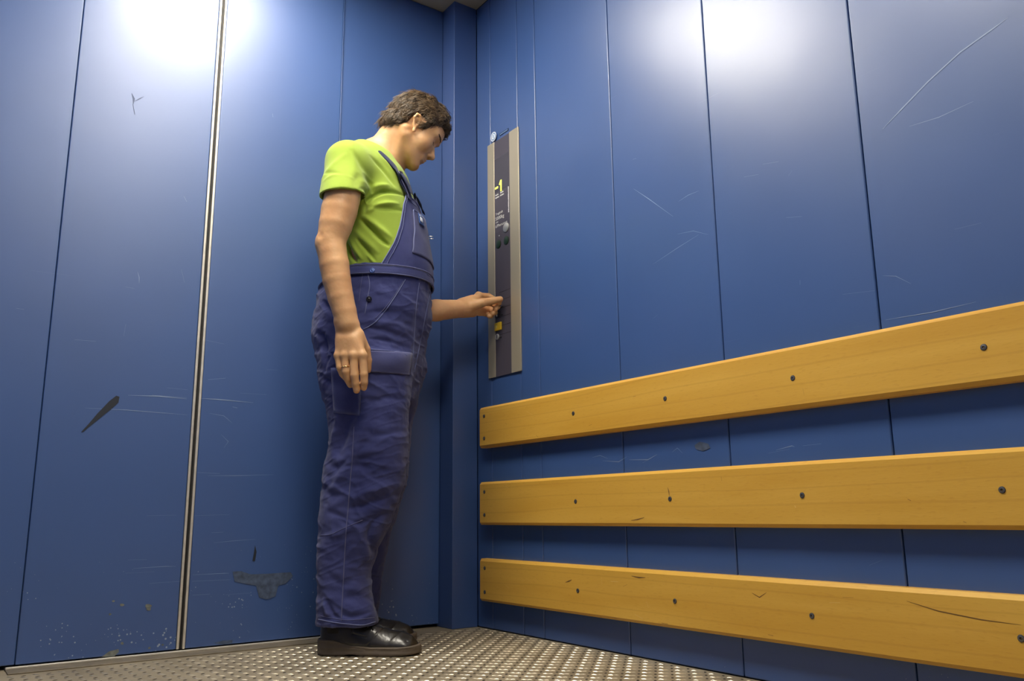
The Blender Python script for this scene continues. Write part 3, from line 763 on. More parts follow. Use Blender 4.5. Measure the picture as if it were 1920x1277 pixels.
def rarm_sdf(P):
    d = None
    for (a, ra), (b, rb) in zip(ARMC[:-1], ARMC[1:]):
        c = cone(P, a, b, ra, rb); d = c if d is None else smin(d, c, .0025)
    d = smin(d, ball(P, T_(600.5, 448, -.262), .0115), .010)
    d = smax(d, -ball(P, T_(597, 441.5, -.308), .007), .014)
    d = smin(d, ball(P, T_(606, 458, -.272), .020), .02)
    d = smin(d, ball(P, T_(634, 603, -.268), .0115), .010)
    return d
# left (far) hand at the panel
def LD(px, py, D): return bd(px, py, D)
LHF = dict(
    index=([LD(898, 555, 2.975), LD(916, 556, 2.995), LD(929, 563, 2.985), LD(936, 569, 2.972)], [.0130, .0118, .0105, .0092]),
    middle=([LD(902, 566, 2.985), LD(924, 568, 3.000), LD(933, 575, 2.985), LD(929, 579.5, 2.962)], [.0128, .0112, .0102, .0096]),
    ring=([LD(901, 577, 2.982), LD(919, 580, 2.998), LD(928, 586, 2.980), LD(923.5, 588, 2.958)], [.0124, .0108, .0098, .0091]),
    pinky=([LD(899, 586, 2.972), LD(912, 589, 2.985), LD(921, 592, 2.970), LD(917, 593, 2.952)], [.0112, .0098, .0089, .0082]))
def lhand_sdf(P):
    d = cone(P, LD(868, 572, 2.925), LD(886, 563, 2.950), .026, .020)
    d = smin(d, cone(P, LD(868, 583, 2.925), LD(886, 584, 2.950), .023, .021), .015)
    for nm, r in (('index', .014), ('middle', .0145), ('ring', .0145), ('pinky', .0135)):
        m = LHF[nm][0][0]; d = smin(d, cone(P, LD(882, 575, 2.945), m, .022, r), .010)
    d = smin(d, ball(P, LD(897, 553.5, 2.972), .0125), .008)
    d = smin(d, cone(P, LD(892, 579, 2.958), LD(910, 581, 2.985), .021, .0135), .006)
    d = smin(d, fingers(P, LHF.values()), .002)
    th = cone(P, LD(884, 573, 2.925), LD(905, 567.5, 2.925), .021, .0155)
    th = smin(th, cone(P, LD(905, 567.5, 2.925), LD(923, 564, 2.943), .0150, .0128), .004)
    th = smin(th, cone(P, LD(923, 564, 2.943), LD(938, 561, 2.966), .0130, .0108), .004)
    return smin(d, th, .006)
def larm_sdf(P):
    d = cone(P, L_SH, L_EL, .050, .036)
    m = L_EL*.68+L_WR*.32
    d = smin(d, cone(P, L_EL, m, .0355, .0365), .008); d = smin(d, cone(P, m, L_WR, .0365, .0300), .008)
    return d
GROUPS = [(torso_sdf, (-.30, -.26, .0), (.30, .29, 1.72), .030), (head_sdf, (-.12, -.15, 1.42), (.28, .20, 1.86), .014),
          (rarm_sdf, (-.24, -.36, .86), (.06, -.06, 1.56), .016), (rhand_sdf, (-.14, -.34, .64), (.10, -.12, 1.03), .010),
          (larm_sdf, (-.05, .0, 1.03), (.36, .42, 1.54), .016), (lhand_sdf, (.12, .18, 1.03), (.42, .44, 1.28), .010)]
def body_sdf(P):
    out = np.full(len(P), .25, np.float32)
    for g, lo, hi, k in GROUPS:
        m = ((P > np.array(lo, np.float32)-.03) & (P < np.array(hi, np.float32)+.03)).all(1)
        if m.any(): out[m] = smin(out[m], g(P[m]).astype(np.float32), k)
    return out
def disp_mesh(name, V, Fc, mat, parent, push=None, world=True):
    """V in body frame; push(V, N) -> displacement along the normal"""
    me = bpy.data.meshes.new(name)
    me.vertices.add(len(V)); me.vertices.foreach_set('co', np.asarray(V, np.float32).ravel())
    me.loops.add(len(Fc)*4); me.loops.foreach_set('vertex_index', np.asarray(Fc, np.int32).ravel())
    me.polygons.add(len(Fc)); me.polygons.foreach_set('loop_start', np.arange(0, len(Fc)*4, 4, dtype=np.int32)); me.polygons.foreach_set('loop_total', np.full(len(Fc), 4, np.int32))
    me.update(calc_edges=True)
    nv = len(V); nn = np.empty(nv*3, np.float32)
    me.vertices.foreach_get('normal', nn); nn = nn.reshape(-1, 3)
    if push is not None: V = V+nn*push(V, nn)[:, None]
    me.vertices.foreach_set('co', to_world(V).astype(np.float32).ravel())
    me.update(); me.polygons.foreach_set('use_smooth', [True]*len(me.polygons))
    return link(name, me, parent, mat)
def smooth_mesh(V, Fc, it=1, lam=.5):
    e = np.concatenate([Fc[:, [0, 1]], Fc[:, [1, 2]], Fc[:, [2, 3]], Fc[:, [3, 0]]])
    for _ in range(it):
        acc = np.zeros_like(V); c = np.zeros(len(V))
        for a in range(3):
            acc[:, a] = np.bincount(e[:, 0], V[e[:, 1], a], len(V))+np.bincount(e[:, 1], V[e[:, 0], a], len(V))
        c = np.bincount(e[:, 0], minlength=len(V))+np.bincount(e[:, 1], minlength=len(V))
        V = V*(1-lam)+lam*acc/np.maximum(c, 1)[:, None]
    return V

def skin_mat():
    m, nt, b = new_mat('skin'); L = nt.links.new
    tc = N(nt, 'ShaderNodeNewGeometry')
    n1 = N(nt, 'ShaderNodeTexNoise'); n1.inputs['Scale'].default_value = 14; n1.inputs['Detail'].default_value = 5; L(tc.outputs['Position'], n1.inputs['Vector'])
    cr = N(nt, 'ShaderNodeValToRGB'); e = cr.color_ramp.elements
    e[0].position = .3; e[0].color = (.58, .305, .138, 1); e[1].position = .7; e[1].color = (.70, .405, .195, 1)
    L(n1.outputs[0], cr.inputs[0]); L(cr.outputs[0], b.inputs['Base Color'])
    b.inputs['Roughness'].default_value = .48; b.inputs['Specular IOR Level'].default_value = .4
    b.inputs['Subsurface Weight'].default_value = .12; b.inputs['Subsurface Radius'].default_value = (.012, .004, .002); b.inputs['Subsurface Scale'].default_value = 1
    n2 = N(nt, 'ShaderNodeTexNoise'); n2.inputs['Scale'].default_value = 160; n2.inputs['Detail'].default_value = 4; L(tc.outputs['Position'], n2.inputs['Vector'])
    bp = N(nt, 'ShaderNodeBump'); bp.inputs['Strength'].default_value = .25; bp.inputs['Distance'].default_value = .001
    L(n2.outputs[0], bp.inputs['Height']); L(bp.outputs[0], b.inputs['Normal'])
    return m
SKIN = skin_mat()
def cloth_mat(name, c0, c1, c2=None, weave=900, wear=6, bump=.5):
    m, nt, b = new_mat(name); L = nt.links.new
    tc = N(nt, 'ShaderNodeNewGeometry')
    n1 = N(nt, 'ShaderNodeTexNoise'); n1.inputs['Scale'].default_value = wear; n1.inputs['Detail'].default_value = 9; n1.inputs['Roughness'].default_value = .65; L(tc.outputs['Position'], n1.inputs['Vector'])
    cr = N(nt, 'ShaderNodeValToRGB'); e = cr.color_ramp.elements
    e[0].position = .3; e[0].color = (*c0, 1); e[1].position = .72; e[1].color = (*c1, 1)
    L(n1.outputs[0], cr.inputs[0]); L(cr.outputs[0], b.inputs['Base Color'])
    if c2:     # cloth rubbed paler on its ridges
        rp = N(nt, 'ShaderNodeMapRange'); rp.inputs['From Min'].default_value = .515; rp.inputs['From Max'].default_value = .60; rp.inputs['To Max'].default_value = .55
        L(tc.outputs['Pointiness'], rp.inputs['Value'])
        mx = N(nt, 'ShaderNodeMix', data_type='RGBA'); L(rp.outputs[0], mx.inputs['Factor']); L(cr.outputs[0], mx.inputs['A']); mx.inputs['B'].default_value = (*c2, 1)
        L(mx.outputs['Result'], b.inputs['Base Color'])
    b.inputs['Roughness'].default_value = .9; b.inputs['Specular IOR Level'].default_value = .15
    b.inputs['Sheen Weight'].default_value = .15; b.inputs['Sheen Roughness'].default_value = .5
    n2 = N(nt, 'ShaderNodeTexNoise'); n2.inputs['Scale'].default_value = weave; L(tc.outputs['Position'], n2.inputs['Vector'])
    n3 = N(nt, 'ShaderNodeTexNoise'); n3.inputs['Scale'].default_value = 60; n3.inputs['Detail'].default_value = 5; L(tc.outputs['Position'], n3.inputs['Vector'])
    ad = N(nt, 'ShaderNodeMath', operation='ADD'); L(n2.outputs[0], ad.inputs[0]); L(n3.outputs[0], ad.inputs[1])
    bp = N(nt, 'ShaderNodeBump'); bp.inputs['Strength'].default_value = bump; bp.inputs['Distance'].default_value = .0012
    L(ad.outputs[0], bp.inputs['Height']); L(bp.outputs[0], b.inputs['Normal'])
    return m
DENIM = cloth_mat('faded_blue_work_cotton', (.031, .037, .130), (.060, .069, .192), (.14, .155, .31))
DENIM2 = cloth_mat('pocket_cotton', (.042, .048, .138), (.072, .079, .190), (.16, .165, .30))
GREEN = cloth_mat('green_jersey', (.285, .400, .050), (.330, .445, .060), None, 1200, 10, .3)
THREAD = cloth_mat('faded_seam', (.10, .115, .25), (.17, .19, .36))
NAVY = cloth_mat('navy_strap_webbing', (.008, .014, .050), (.014, .022, .070))

V, Fc = sdf_mesh(body_sdf, (-.33, -.37, -.0), (.44, .46, 1.86), .003)
V = smooth_mesh(V, Fc, 1, .35)
def body_push(V, n):
    d = vnoise(V, 220, 3)*.00022
    # tendons / knuckle creases on the near hand, wrinkles at the wrist
    return d
me_o = disp_mesh('person', V, Fc, SKIN, None, body_push)
person = me_o
person.data.transform(Matrix.Translation(-Vector(BO))); person.location = Vector(BO); bpy.context.view_layer.update()
tag(person, 'man in green t-shirt and blue bib overalls standing and pressing a panel button', 'person')
print('body verts', len(V))
def bvh_of(*objs):
    vs = []; ps = []
    for o in objs:
        b0 = len(vs); mw = o.matrix_world
        vs += [mw @ v.co for v in o.data.vertices]; ps += [[b0+i for i in p.vertices] for p in o.data.polygons]
    return BVHTree.FromPolygons(vs, ps)
def hit(bvh, px, py, lift=0.0):
    d = Vector(ray(px, py)).normalized(); o = Vector(CAM)
    loc, nrm, i, dist = bvh.ray_cast(o, d)
    if loc is None: return None, None
    if nrm.dot(d) > 0: nrm = -nrm
    return np.array(loc+nrm*lift), np.array(nrm)

# ---- creases: pixel polylines pinned on the cloth, (points, amplitude, width, side t)
def crease_field(creases):
    segs = []
    for pts, amp, wd, t in creases:
        Q = [bt(q_[0], q_[1], t) for q_ in spline([np.array([px, py, 0.0]) for px, py in pts], 4)]
        for i in range(len(Q)-1): segs.append((Q[i], Q[i+1], amp, wd, i/(len(Q)-1), 1/(len(Q)-1)))
    def f(V):
        pos = np.zeros(len(V)); neg = np.zeros(len(V))
        for a, b, amp, wd, u0, du in segs:
            near = np.where((np.abs(V[:, 2]-a[2]) < 3*wd+.02) & (np.abs(V[:, 0]-a[0]) < 3*wd+.03) & (V[:, 1] < .02))[0]
            if not len(near): continue
            W_ = V[near]; ba = np.array([b[0]-a[0], b[2]-a[2]]); w2 = W_[:, [0, 2]]-np.array([a[0], a[2]])
            h_ = np.clip((w2@ba)/(ba@ba+1e-12), 0, 1); dd = np.linalg.norm(w2-h_[:, None]*ba, axis=1)
            u = u0+du*h_; fade = np.clip(4.5*u*(1-u), 0, 1)**.8
            c = amp*fade*np.exp(-(dd/(wd*(.6+.4*fade)))**2)*np.clip(1-np.abs(W_[:, 1]-a[1])/.14, 0, 1)
            if amp > 0: pos[near] = np.maximum(pos[near], c)
            else: neg[near] = np.minimum(neg[near], c)
        return pos+neg
    return f

# ---- t-shirt
SL_END = A_SH*.36+A_EL*.64+np.array([.002, -.002, .012])
SLL_END = L_SH*.42+L_EL*.58
sl_dir = T_(640, 385, -.247)-A_SH; sl_dir /= np.linalg.norm(sl_dir); sll_dir = (L_EL-L_SH)/np.linalg.norm(L_EL-L_SH)
HEM_O = bt(641, 366, -.25)
def shirt_sdf(P):
    d = TORSO(P, np.interp(P[:, 2], [1.12, 1.16, 1.22], [-.004, .002, .009]))
    d = smin(d, cone(P, (-.060, -.085, 1.520), A_SH+np.array([.006, 0, .004]), .062, .0655), .05)
    d = smin(d, cone(P, (-.040, .085, 1.505), L_SH, .060, .064), .05)
    s1 = econe(P, A_SH+np.array([0, 0, 0.0]), A_SH+sl_dir*.21+np.array([.003, 0, 0]), .0655, .0725, (0, 1, 0), 1.0)
    s1 = smax(s1, (P-HEM_O)@np.array([.05, .05, -1.0])/1.0, .003)
    s1 = np.maximum(s1, -np.maximum(cone(P, A_SH, A_SH+sl_dir*.24, .0580, .0650), -(P[:, 2]-(HEM_O[2]+.055))*1.0*0+((P[:, 2]-(HEM_O[2]+.06)))))
    s2 = cone(P, L_SH, SLL_END, .060, .060)
    s2 = smax(s2, (P-(L_SH*.5+L_EL*.5))@sll_dir, .003)
    d = smin(smin(d, s1, .022), s2, .022)
    # neck opening: cut by a tilted ellipse cylinder around the neck
    ax = np.array([.32, 0, .95]); ax /= np.linalg.norm(ax)
    c0 = np.array([-.015, 0, 1.555])
    Q = P-c0; along = Q@ax; rad = Q-along[:, None]*ax
    rr = np.sqrt((rad[:, 0]/.92)**2+rad[:, 1]**2+rad[:, 2]**2)
    d = smax(d, -np.maximum(rr-.074, -(along+.030)), .004)
    neckline = along-.012
    d = smax(d, neckline, .006)
    d = smax(d, 1.120-P[:, 2], .002)
    return d
V, Fc = sdf_mesh(shirt_sdf, (-.26, -.345, 1.10), (.22, .30, 1.62), .0032)
V = smooth_mesh(V, Fc, 1, .4)
SC_CR = crease_field([
    ([(684, 398), (700, 376), (722, 360), (752, 352)], -.009, .0065, -.15), ([(686, 406), (712, 388), (745, 376)], .005, .008, -.15), ([(690, 372), (705, 356), (730, 345)], .004, .008, -.15),
    ([(686, 345), (686, 372), (684, 404)], -.006, .009, -.17), ([(693, 335), (698, 352), (700, 368)], -.005, .006, -.17),
    ([(668, 296), (684, 318), (698, 340)], -.004, .008, -.18), ([(676, 395), (720, 392), (757, 386)], -.003, .007, -.15),
    ([(676, 412), (698, 432), (716, 450), (731, 462)], -.009, .0070, -.15), ([(684, 408), (708, 426), (735, 447)], .005, .009, -.15), ([(664, 432), (690, 456), (712, 478)], .004, .009, -.15),
    ([(650, 455), (658, 475), (670, 494)], -.009, .006, -.15), ([(655, 448), (668, 470), (682, 490)], .005, .006, -.15), ([(670, 448), (690, 472), (706, 492)], -.005, .006, -.15),
    ([(690, 478), (698, 488), (704, 496)], .004, .005, -.15),
    ([(606, 330), (635, 335), (665, 345)], -.0022, .007, -.24), ([(604, 345), (625, 322), (655, 290)], .0025, .010, -.24), ([(612, 350), (640, 340), (672, 345)], .002, .006, -.24), ([(662, 262), (668, 300), (674, 345)], .003, .010, -.22),
    ([(700, 300), (722, 322), (738, 345)], -.004, .006, -.15), ([(706, 286), (733, 316), (752, 340)], .003, .006, -.13)])
def shirt_push(V, n):
    Q = V*np.array([1.0, 1.0, 1.6])
    d = vnoise(Q, 9, 1)*.0022+vnoise(Q, 24, 2)*.0006
    low = np.clip((1.30-V[:, 2])/.15, 0, 1)
    d += low*vnoise(V*np.array([1.6, 1.6, .5]), 30, 5)*.0014
    return d+SC_CR(V)*1.6
shirt = disp_mesh('t_shirt', V, Fc, GREEN, person, shirt_push)

# ---- overalls: trousers
PELV = Loft([(.70, -.03, 0, .120, .165), (.775, -.040, 0, .135, .180), (.83, -.038, 0, .152, .187), (.87, -.041, 0, .164, .190), (.93, -.047, 0, .176, .192), (1.0, -.037, 0, .184, .191),
             (1.06, -.033, 0, .180, .186), (1.10, -.026, 0, .172, .180), (1.135, -.013, 0, .159, .170), (1.145, -.011, 0, .156, .167)], 2.25)
def leg_rows(rows, t0, tb): return [(z, (bk+fr)/2, t0, (fr-bk)/2, tb(z)) for z, bk, fr in rows]
NL = [(.86, -.165, .110), (.80, -.165, .112), (.717, -.146, .105), (.652, -.134, .107), (.586, -.132, .106), (.548, -.142, .103), (.515, -.147, .098), (.458, -.153, .085), (.38, -.154, .062), (.332, -.154, .042),
      (.307, -.153, .030), (.25, -.152, .008), (.215, -.151, -.001), (.18, -.149, .003), (.15, -.148, .010), (.113, -.147, .019), (.084, -.147, .022)]
FL_ = [(.86, -.160, .110), (.80, -.160, .092), (.736, -.150, .079), (.667, -.138, .066), (.586, -.138, .062), (.548, -.148, .060), (.495, -.155, .055), (.407, -.165, .029), (.332, -.175, .004), (.261, -.182, -.012), (.20, -.188, -.024),
       (.156, -.190, -.027), (.113, -.192, -.033), (.089, -.192, -.037), (.082, -.192, -.037)]
tbw = lambda z: np.interp(z, [.08, .2, .4, .6, .8], [.078, .074, .085, .092, .096])
LEG_N = Loft(leg_rows(NL, -.100, tbw), 2.2); LEG_F = Loft(leg_rows(FL_, .100, tbw), 2.2)
def trouser_sdf(P):
    pv = smax(PELV(P), .735-P[:, 2]-.0*P[:, 0], .02)
    ln = LEG_N(P); lf = LEG_F(P)
    ln = np.maximum(ln, -np.maximum(LEG_N(P, -.006), P[:, 2]-.135)); lf = np.maximum(lf, -np.maximum(LEG_F(P, -.006), P[:, 2]-.135))
    d = smin(smin(pv, ln, .035), lf, .035)
    # hollow waist
    d = np.maximum(d, -np.maximum(PELV(P, -.0090), 1.115-P[:, 2]))
    return d
V, Fc = sdf_mesh(trouser_sdf, (-.26, -.23, .075), (.19, .23, 1.16), .0030)
V = smooth_mesh(V, Fc, 1, .4)
TR_CR = crease_field([([(678, 745), (655, 800), (628, 862)], -.015, .020, -.17), ([(700, 760), (668, 850), (615, 930)], .006, .014, -.18), ([(640, 745), (636, 790), (622, 835)], .004, .010, -.16), ([(700, 975), (690, 1010), (700, 1060)], -.010, .009, -.17),
    ([(685, 613), (720, 618), (768, 630)], -.005, .008, -.19), ([(690, 635), (725, 636), (770, 645)], -.004, .006, -.19), ([(688, 585), (720, 583), (745, 580)], -.004, .010, -.19),
    ([(690, 600), (735, 603), (770, 610)], .003, .008, -.19), ([(600, 560), (625, 590), (632, 640)], -.007, .010, -.16), ([(594, 620), (612, 640), (618, 700)], -.008, .011, -.15),
    ([(600, 600), (605, 650), (625, 712)], .006, .012, -.15), ([(612, 712), (650, 724), (690, 742)], -.010, .013, -.15), ([(606, 655), (628, 668), (634, 700)], -.006, .008, -.17),
    ([(612, 700), (615, 680), (625, 665)], -.005, .007, -.17), ([(785, 560), (778, 640), (768, 740)], -.006, .007, -.10), ([(770, 740), (730, 745), (690, 755)], -.004, .010, -.18),
    ([(690, 820), (728, 812), (762, 800)], -.003, .012, -.18), ([(628, 870), (668, 852), (720, 842)], .004, .014, -.18), ([(622, 880), (660, 872), (700, 880)], -.004, .011, -.18),
    ([(660, 935), (700, 918), (745, 903)], .005, .012, -.18), ([(650, 955), (690, 945), (735, 925)], -.006, .012, -.18), ([(668, 985), (700, 972), (730, 955)], -.005, .010, -.18),
    ([(690, 1020), (688, 1000), (700, 975), (722, 960)], -.007, .009, -.18), ([(680, 1060), (684, 1030), (690, 1010)], .005, .010, -.18), ([(605, 1010), (640, 998), (668, 985)], .004, .012, -.18),
    ([(615, 1130), (625, 1150), (640, 1160)], -.005, .007, -.17), ([(604, 1120), (612, 1140), (618, 1158)], .004, .007, -.17), ([(640, 1150), (660, 1157), (690, 1150)], -.004, .007, -.17),
    ([(610, 1075), (640, 1090), (668, 1085)], -.003, .012, -.17), ([(640, 1125), (668, 1118), (690, 1130)], -.004, .010, -.17), ([(612, 960), (640, 970), (655, 985)], -.004, .012, -.17)])
def trouser_push(V, n):
    d = vnoise(V, 8, 7)*.003+vnoise(V*np.array([1, 1, 1.5]), 17, 8)*.0022+vnoise(V*np.array([1, 1, 2.2]), 40, 9)*.0012+vnoise(V, 90, 10)*.0004
    kz = V[:, 2]
    rg = 1-np.abs(vnoise(V*np.array([.8, .8, 1.7])+V[:, :1]*np.array([0, 0, .8]), 15, 31)); d = d+.0022*np.clip(rg-.72, 0, 1)/.28
    rg = 1-np.abs(vnoise(V*np.array([.7, .7, 2.2])-V[:, :1]*np.array([0, 0, .9]), 26, 32)); d = d+.0013*np.clip(rg-.75, 0, 1)/.25
    # bunching folds: hips, back of the knee, above the hem
    for zc, zw, am in ((.99, .10, .0030), (.80, .05, .0020), (.47, .13, .0030), (.16, .07, .0032)):
        w_ = np.exp(-((kz-zc)/zw)**2); d = d+w_*am*vnoise(V*np.array([.55, .55, 2.0])+V[:, :1]*np.array([0, 0, .9]), 24, int(zc*100))
    return d+TR_CR(V)*1.35
trousers = disp_mesh('overalls', V, Fc, DENIM, person, trouser_push)
print('trousers verts', len(V))
bpy.context.view_layer.update()

# ---- bib: a curved double layer of cloth in front of the chest
B_SH = bvh_of(shirt); B_TR = bvh_of(trousers)
def theta_of(p):
    b_ = to_body(p); cs, ct, a, bb = TORSO.par(b_[2]); return abs(math.atan2((b_[1]-ct)/bb, (b_[0]-cs)/a)), b_[2]
edge = []
for px, py in [(713, 496), (724, 478), (735.5, 457), (742, 440), (748, 423), (752, 402), (755, 385), (759, 366)]:
    p, n_ = hit(B_SH, px, py)
    if p is not None: edge.append(theta_of(p)[::-1])
edge = sorted(edge); print('bib edge', [(round(z, 3), round(t, 2)) for z, t in edge])
ez = [e_[0] for e_ in edge]; et = [e_[1] for e_ in edge]
BZ0, BZ1 = 1.130, ez[-1]
def bib_pt(z, u, lift=0):
    th = np.interp(z, ez, et)*u
    g = np.interp(z, [1.12, 1.17, 1.25, 1.45], [.015, .0155, .0135, .013])+.002*(1-u*u)+lift
    p = TORSO.point(z, th, g)
    p = p+np.array([1, 0, 0])*(.004*math.exp(-((z-BZ1)/.06)**2))*(1-.6*u*u)
    w_ = (vnoise(np.array([[p[0]*1.0, th*.15, z*1.3]]), 22, 12)[0]*.0022)
    return p+np.array([w_, 0, 0])
def grid_shell(name, fn, nu, nv, thick, mat, parent):
    """sheet from fn(u, v) in the body frame with real thickness"""
    G = [[fn(i/(nu-1), j/(nv-1)) for i in range(nu)] for j in range(nv)]
    V = np.array(G).reshape(-1, 3); Fq = [(j*nu+i, j*nu+i+1, (j+1)*nu+i+1, (j+1)*nu+i) for j in range(nv-1) for i in range(nu-1)]
    me = mesh_from(name, to_world(V), Fq)
    bm = bmesh.new(); bm.from_mesh(me); bmesh.ops.recalc_face_normals(bm, faces=bm.faces)
    bmesh.ops.solidify(bm, geom=bm.faces[:], thickness=thick); bmesh.ops.recalc_face_normals(bm, faces=bm.faces)
    bm.to_mesh(me); bm.free(); me.polygons.foreach_set('use_smooth', [True]*len(me.polygons))
    return link(name, me, parent, mat)
bib = grid_shell('bib', lambda u, v: bib_pt(BZ0+(BZ1-BZ0)*v, 2*u-1), 50, 60, .0035, DENIM, trousers)
for sd in (-1, 1): tube('bib_piping', [to_world(bib_pt(BZ0+(BZ1-BZ0)*k/24, sd, .0005)) for k in range(25)], [.0022]*25, THREAD, bib, 6)
tube('bib_top_hem', [to_world(bib_pt(BZ1, -1+k/12, .001)+np.array([0, 0, -.001])) for k in range(25)], [.0028]*25, THREAD, bib, 6)
tube('stitching', [to_world(bib_pt(BZ1-.022, -1+k/12, .0015)) for k in range(25)], [.0010]*25, THREAD, bib, 5)
tube('stitching', [to_world(bib_pt(BZ0+(BZ1-BZ0)*k/24, -.93, .0015)) for k in range(25)], [.0010]*25, THREAD, bib, 5)
# chest pocket with badge and pens
pz0, pz1 = 1.185, BZ1-.050
pocket = grid_shell('chest_pocket', lambda u, v: bib_pt(pz0+(pz1-pz0)*v, (2*u-1)*.60, .0045+.006*v*(1-(2*u-1)**2)), 30, 24, .0030, DENIM2, bib)
tube('pocket_hem', [to_world(bib_pt(pz1, (-1+k/12)*.60, .0065)) for k in range(25)], [.0022]*25, THREAD, bib, 6)
tube('pocket_seam', [to_world(bib_pt(pz0+(pz1-pz0)*k/16, -.60, .0055)) for k in range(17)], [.0013]*17, THREAD, bib, 6)
grid_shell('pocket_badge', lambda u, v: bib_pt(pz1-.045+.038*v, -.46+.26*u, .0125), 8, 8, .0012, simple('badge_blue', (.02, .07, .26), .4), bib)
grid_shell('badge_patch', lambda u, v: bib_pt(pz1-.036+.016*v, -.42+.12*u, .0150), 6, 6, .0010, simple('badge_white', (.75, .78, .82), .4), bib)
grid_shell('badge_patch', lambda u, v: bib_pt(pz1-.018+.006*v, -.44+.10*u, .0150), 6, 6, .0010, simple('badge_pale', (.45, .55, .75), .4), bib)
for dz in (0, .0075):
    a_ = to_world(bib_pt(pz1-.058-dz, .12, .006)); b_ = a_+BF*.017; tube('pen_clip', [a_, b_], [.0016, .0013], simple('clip_metal', (.7, .7, .68), .3, .9), bib, 8)

# waistband
def wb_pt(z, th, lift=0): return PELV.point(z, th, .0045+lift)
def ring_band(name, z0_, z1_, lift, mat, parent, tilt=.0, nv=5, hem=False, n=72):
    G = []
    for k in range(n):
        th = 2*math.pi*k/n
        for j in range(nv):
            z = z0_+(z1_-z0_)*j/(nv-1)+tilt*math.cos(th); p = wb_pt(z, th, lift+.0012*math.sin(math.pi*j/(nv-1)))
            p = p+np.array([0, 0, .0025*math.sin(3*th+1)]); G.append(p)
    Fq = [(k*nv+j, ((k+1) % n)*nv+j, ((k+1) % n)*nv+j+1, k*nv+j+1) for k in range(n) for j in range(nv-1)]
    me = mesh_from(name, to_world(np.array(G)), Fq)
    bm = bmesh.new(); bm.from_mesh(me); bmesh.ops.recalc_face_normals(bm, faces=bm.faces); bmesh.ops.solidify(bm, geom=bm.faces[:], thickness=.003)
    bmesh.ops.recalc_face_normals(bm, faces=bm.faces); bm.to_mesh(me); bm.free(); me.polygons.foreach_set('use_smooth', [True]*len(me.polygons))
    return link(name, me, parent, mat)
band = ring_band('waistband', 1.1020, 1.1340, .0030, DENIM, trousers, .007)
def band_line(z, lift, r, mat):
    pts = [to_world(wb_pt(z+.007*math.cos(th), th, lift)+np.array([0, 0, .0025*math.sin(3*th+1)])) for th in [2*math.pi*k/72 for k in range(73)]]
    tube('band_stitching', pts, [r]*73, mat, trousers, 5)
band_line(1.1325, .0045, .0018, DENIM2); band_line(1.1290, .0045, .0008, THREAD); band_line(1.1040, .0045, .0011, THREAD)

# ---- seams and pockets traced on the cloth, side nearest the camera
B_TR = bvh_of(trousers, band)
def seam(pix, r=.0011, mat=THREAD, name='seam', parent=None, bvh=None, lift=.0006, sub=10):
    P = spline([np.array([x, y, 0.0]) for x, y in pix], sub); out = []
    for p in P:
        h_, n_ = hit(bvh or B_TR, p[0], p[1], lift)
        if h_ is not None and (not out or np.linalg.norm(h_-out[-1]) < .05): out.append(h_)
    if len(out) > 2: return tube(name, out, [r*.6]+[r]*(len(out)-2)+[r*.6], mat, parent or trousers, 6)
seam([(760, 524), (746, 548), (728, 575), (708, 600), (692, 612), (680, 618)], .0016)
seam([(756, 527), (740, 553), (722, 577), (703, 598)], .0008, DENIM2)
seam([(690, 514), (693, 535), (690, 555), (684, 590)], .0012); seam([(680, 512), (676, 540), (673, 565)], .0008, DENIM2)
seam([(786, 530), (780, 575), (777, 620), (774, 665), (770, 703)], .0013)
seam([(692, 655), (725, 658), (772, 662)], .0013)
seam([(692, 692), (725, 696), (757, 698)], .0009, DENIM2)
seam([(807, 546), (800, 580), (792, 620), (783, 665), (776, 700)], .0012)
seam([(664, 800), (661, 850), (657, 900), (652, 960), (648, 1010), (644, 1080), (640, 1165)], .0014, DENIM2)
seam([(600, 1004), (620, 1002), (646, 990), (680, 975)], .0009, DENIM2)
seam([(597, 1161), (620, 1166), (650, 1170), (680, 1172), (704, 1166)], .0016)
seam([(601, 1155), (650, 1163), (702, 1158)], .0008, DENIM2)
def patch(name, left, right, lift, mat, parent, nu=18, nv=18, thick=.0028, bulge=0):
    Lp = spline([np.array([*p, 0.0]) for p in left], 6); Rp = spline([np.array([*p, 0.0]) for p in right], 6)
    def samp(S_, v): x = v*(len(S_)-1); i = min(int(x), len(S_)-2); return S_[i]+(S_[i+1]-S_[i])*(x-i)
    G = []; last = None
    for j in range(nv):
        for i in range(nu):
            a_, b_ = samp(Lp, j/(nv-1)), samp(Rp, j/(nv-1)); q_ = a_+(b_-a_)*i/(nu-1)
            bl = bulge*math.sin(math.pi*i/(nu-1))*math.sin(math.pi*j/(nv-1))
            h_, n_ = hit(B_TR, q_[0], q_[1], lift+bl)
            if h_ is None: h_ = last
            last = h_; G.append(to_body(h_))
    G = np.array(G).reshape(nv, nu, 3)
    for _ in range(3):
        G[1:-1, 1:-1] = (G[:-2, 1:-1]+G[2:, 1:-1]+G[1:-1, :-2]+G[1:-1, 2:])/4
    return grid_shell(name, lambda u, v: G[int(round(v*(nv-1))), int(round(u*(nu-1)))], nu, nv, thick, mat, parent)
patch('side_pocket', [(686, 657), (683, 675), (680, 697)], [(772, 663), (771, 685), (767, 703)], .0035, DENIM2, trousers, bulge=.008)
patch('tool_pocket', [(621, 690), (624, 735), (627, 774)], [(678, 690), (677, 735), (675, 779)], .0030, DENIM, trousers, 12, 16)
seam([(627, 772), (650, 776), (674, 779)], .0011, DENIM2); 
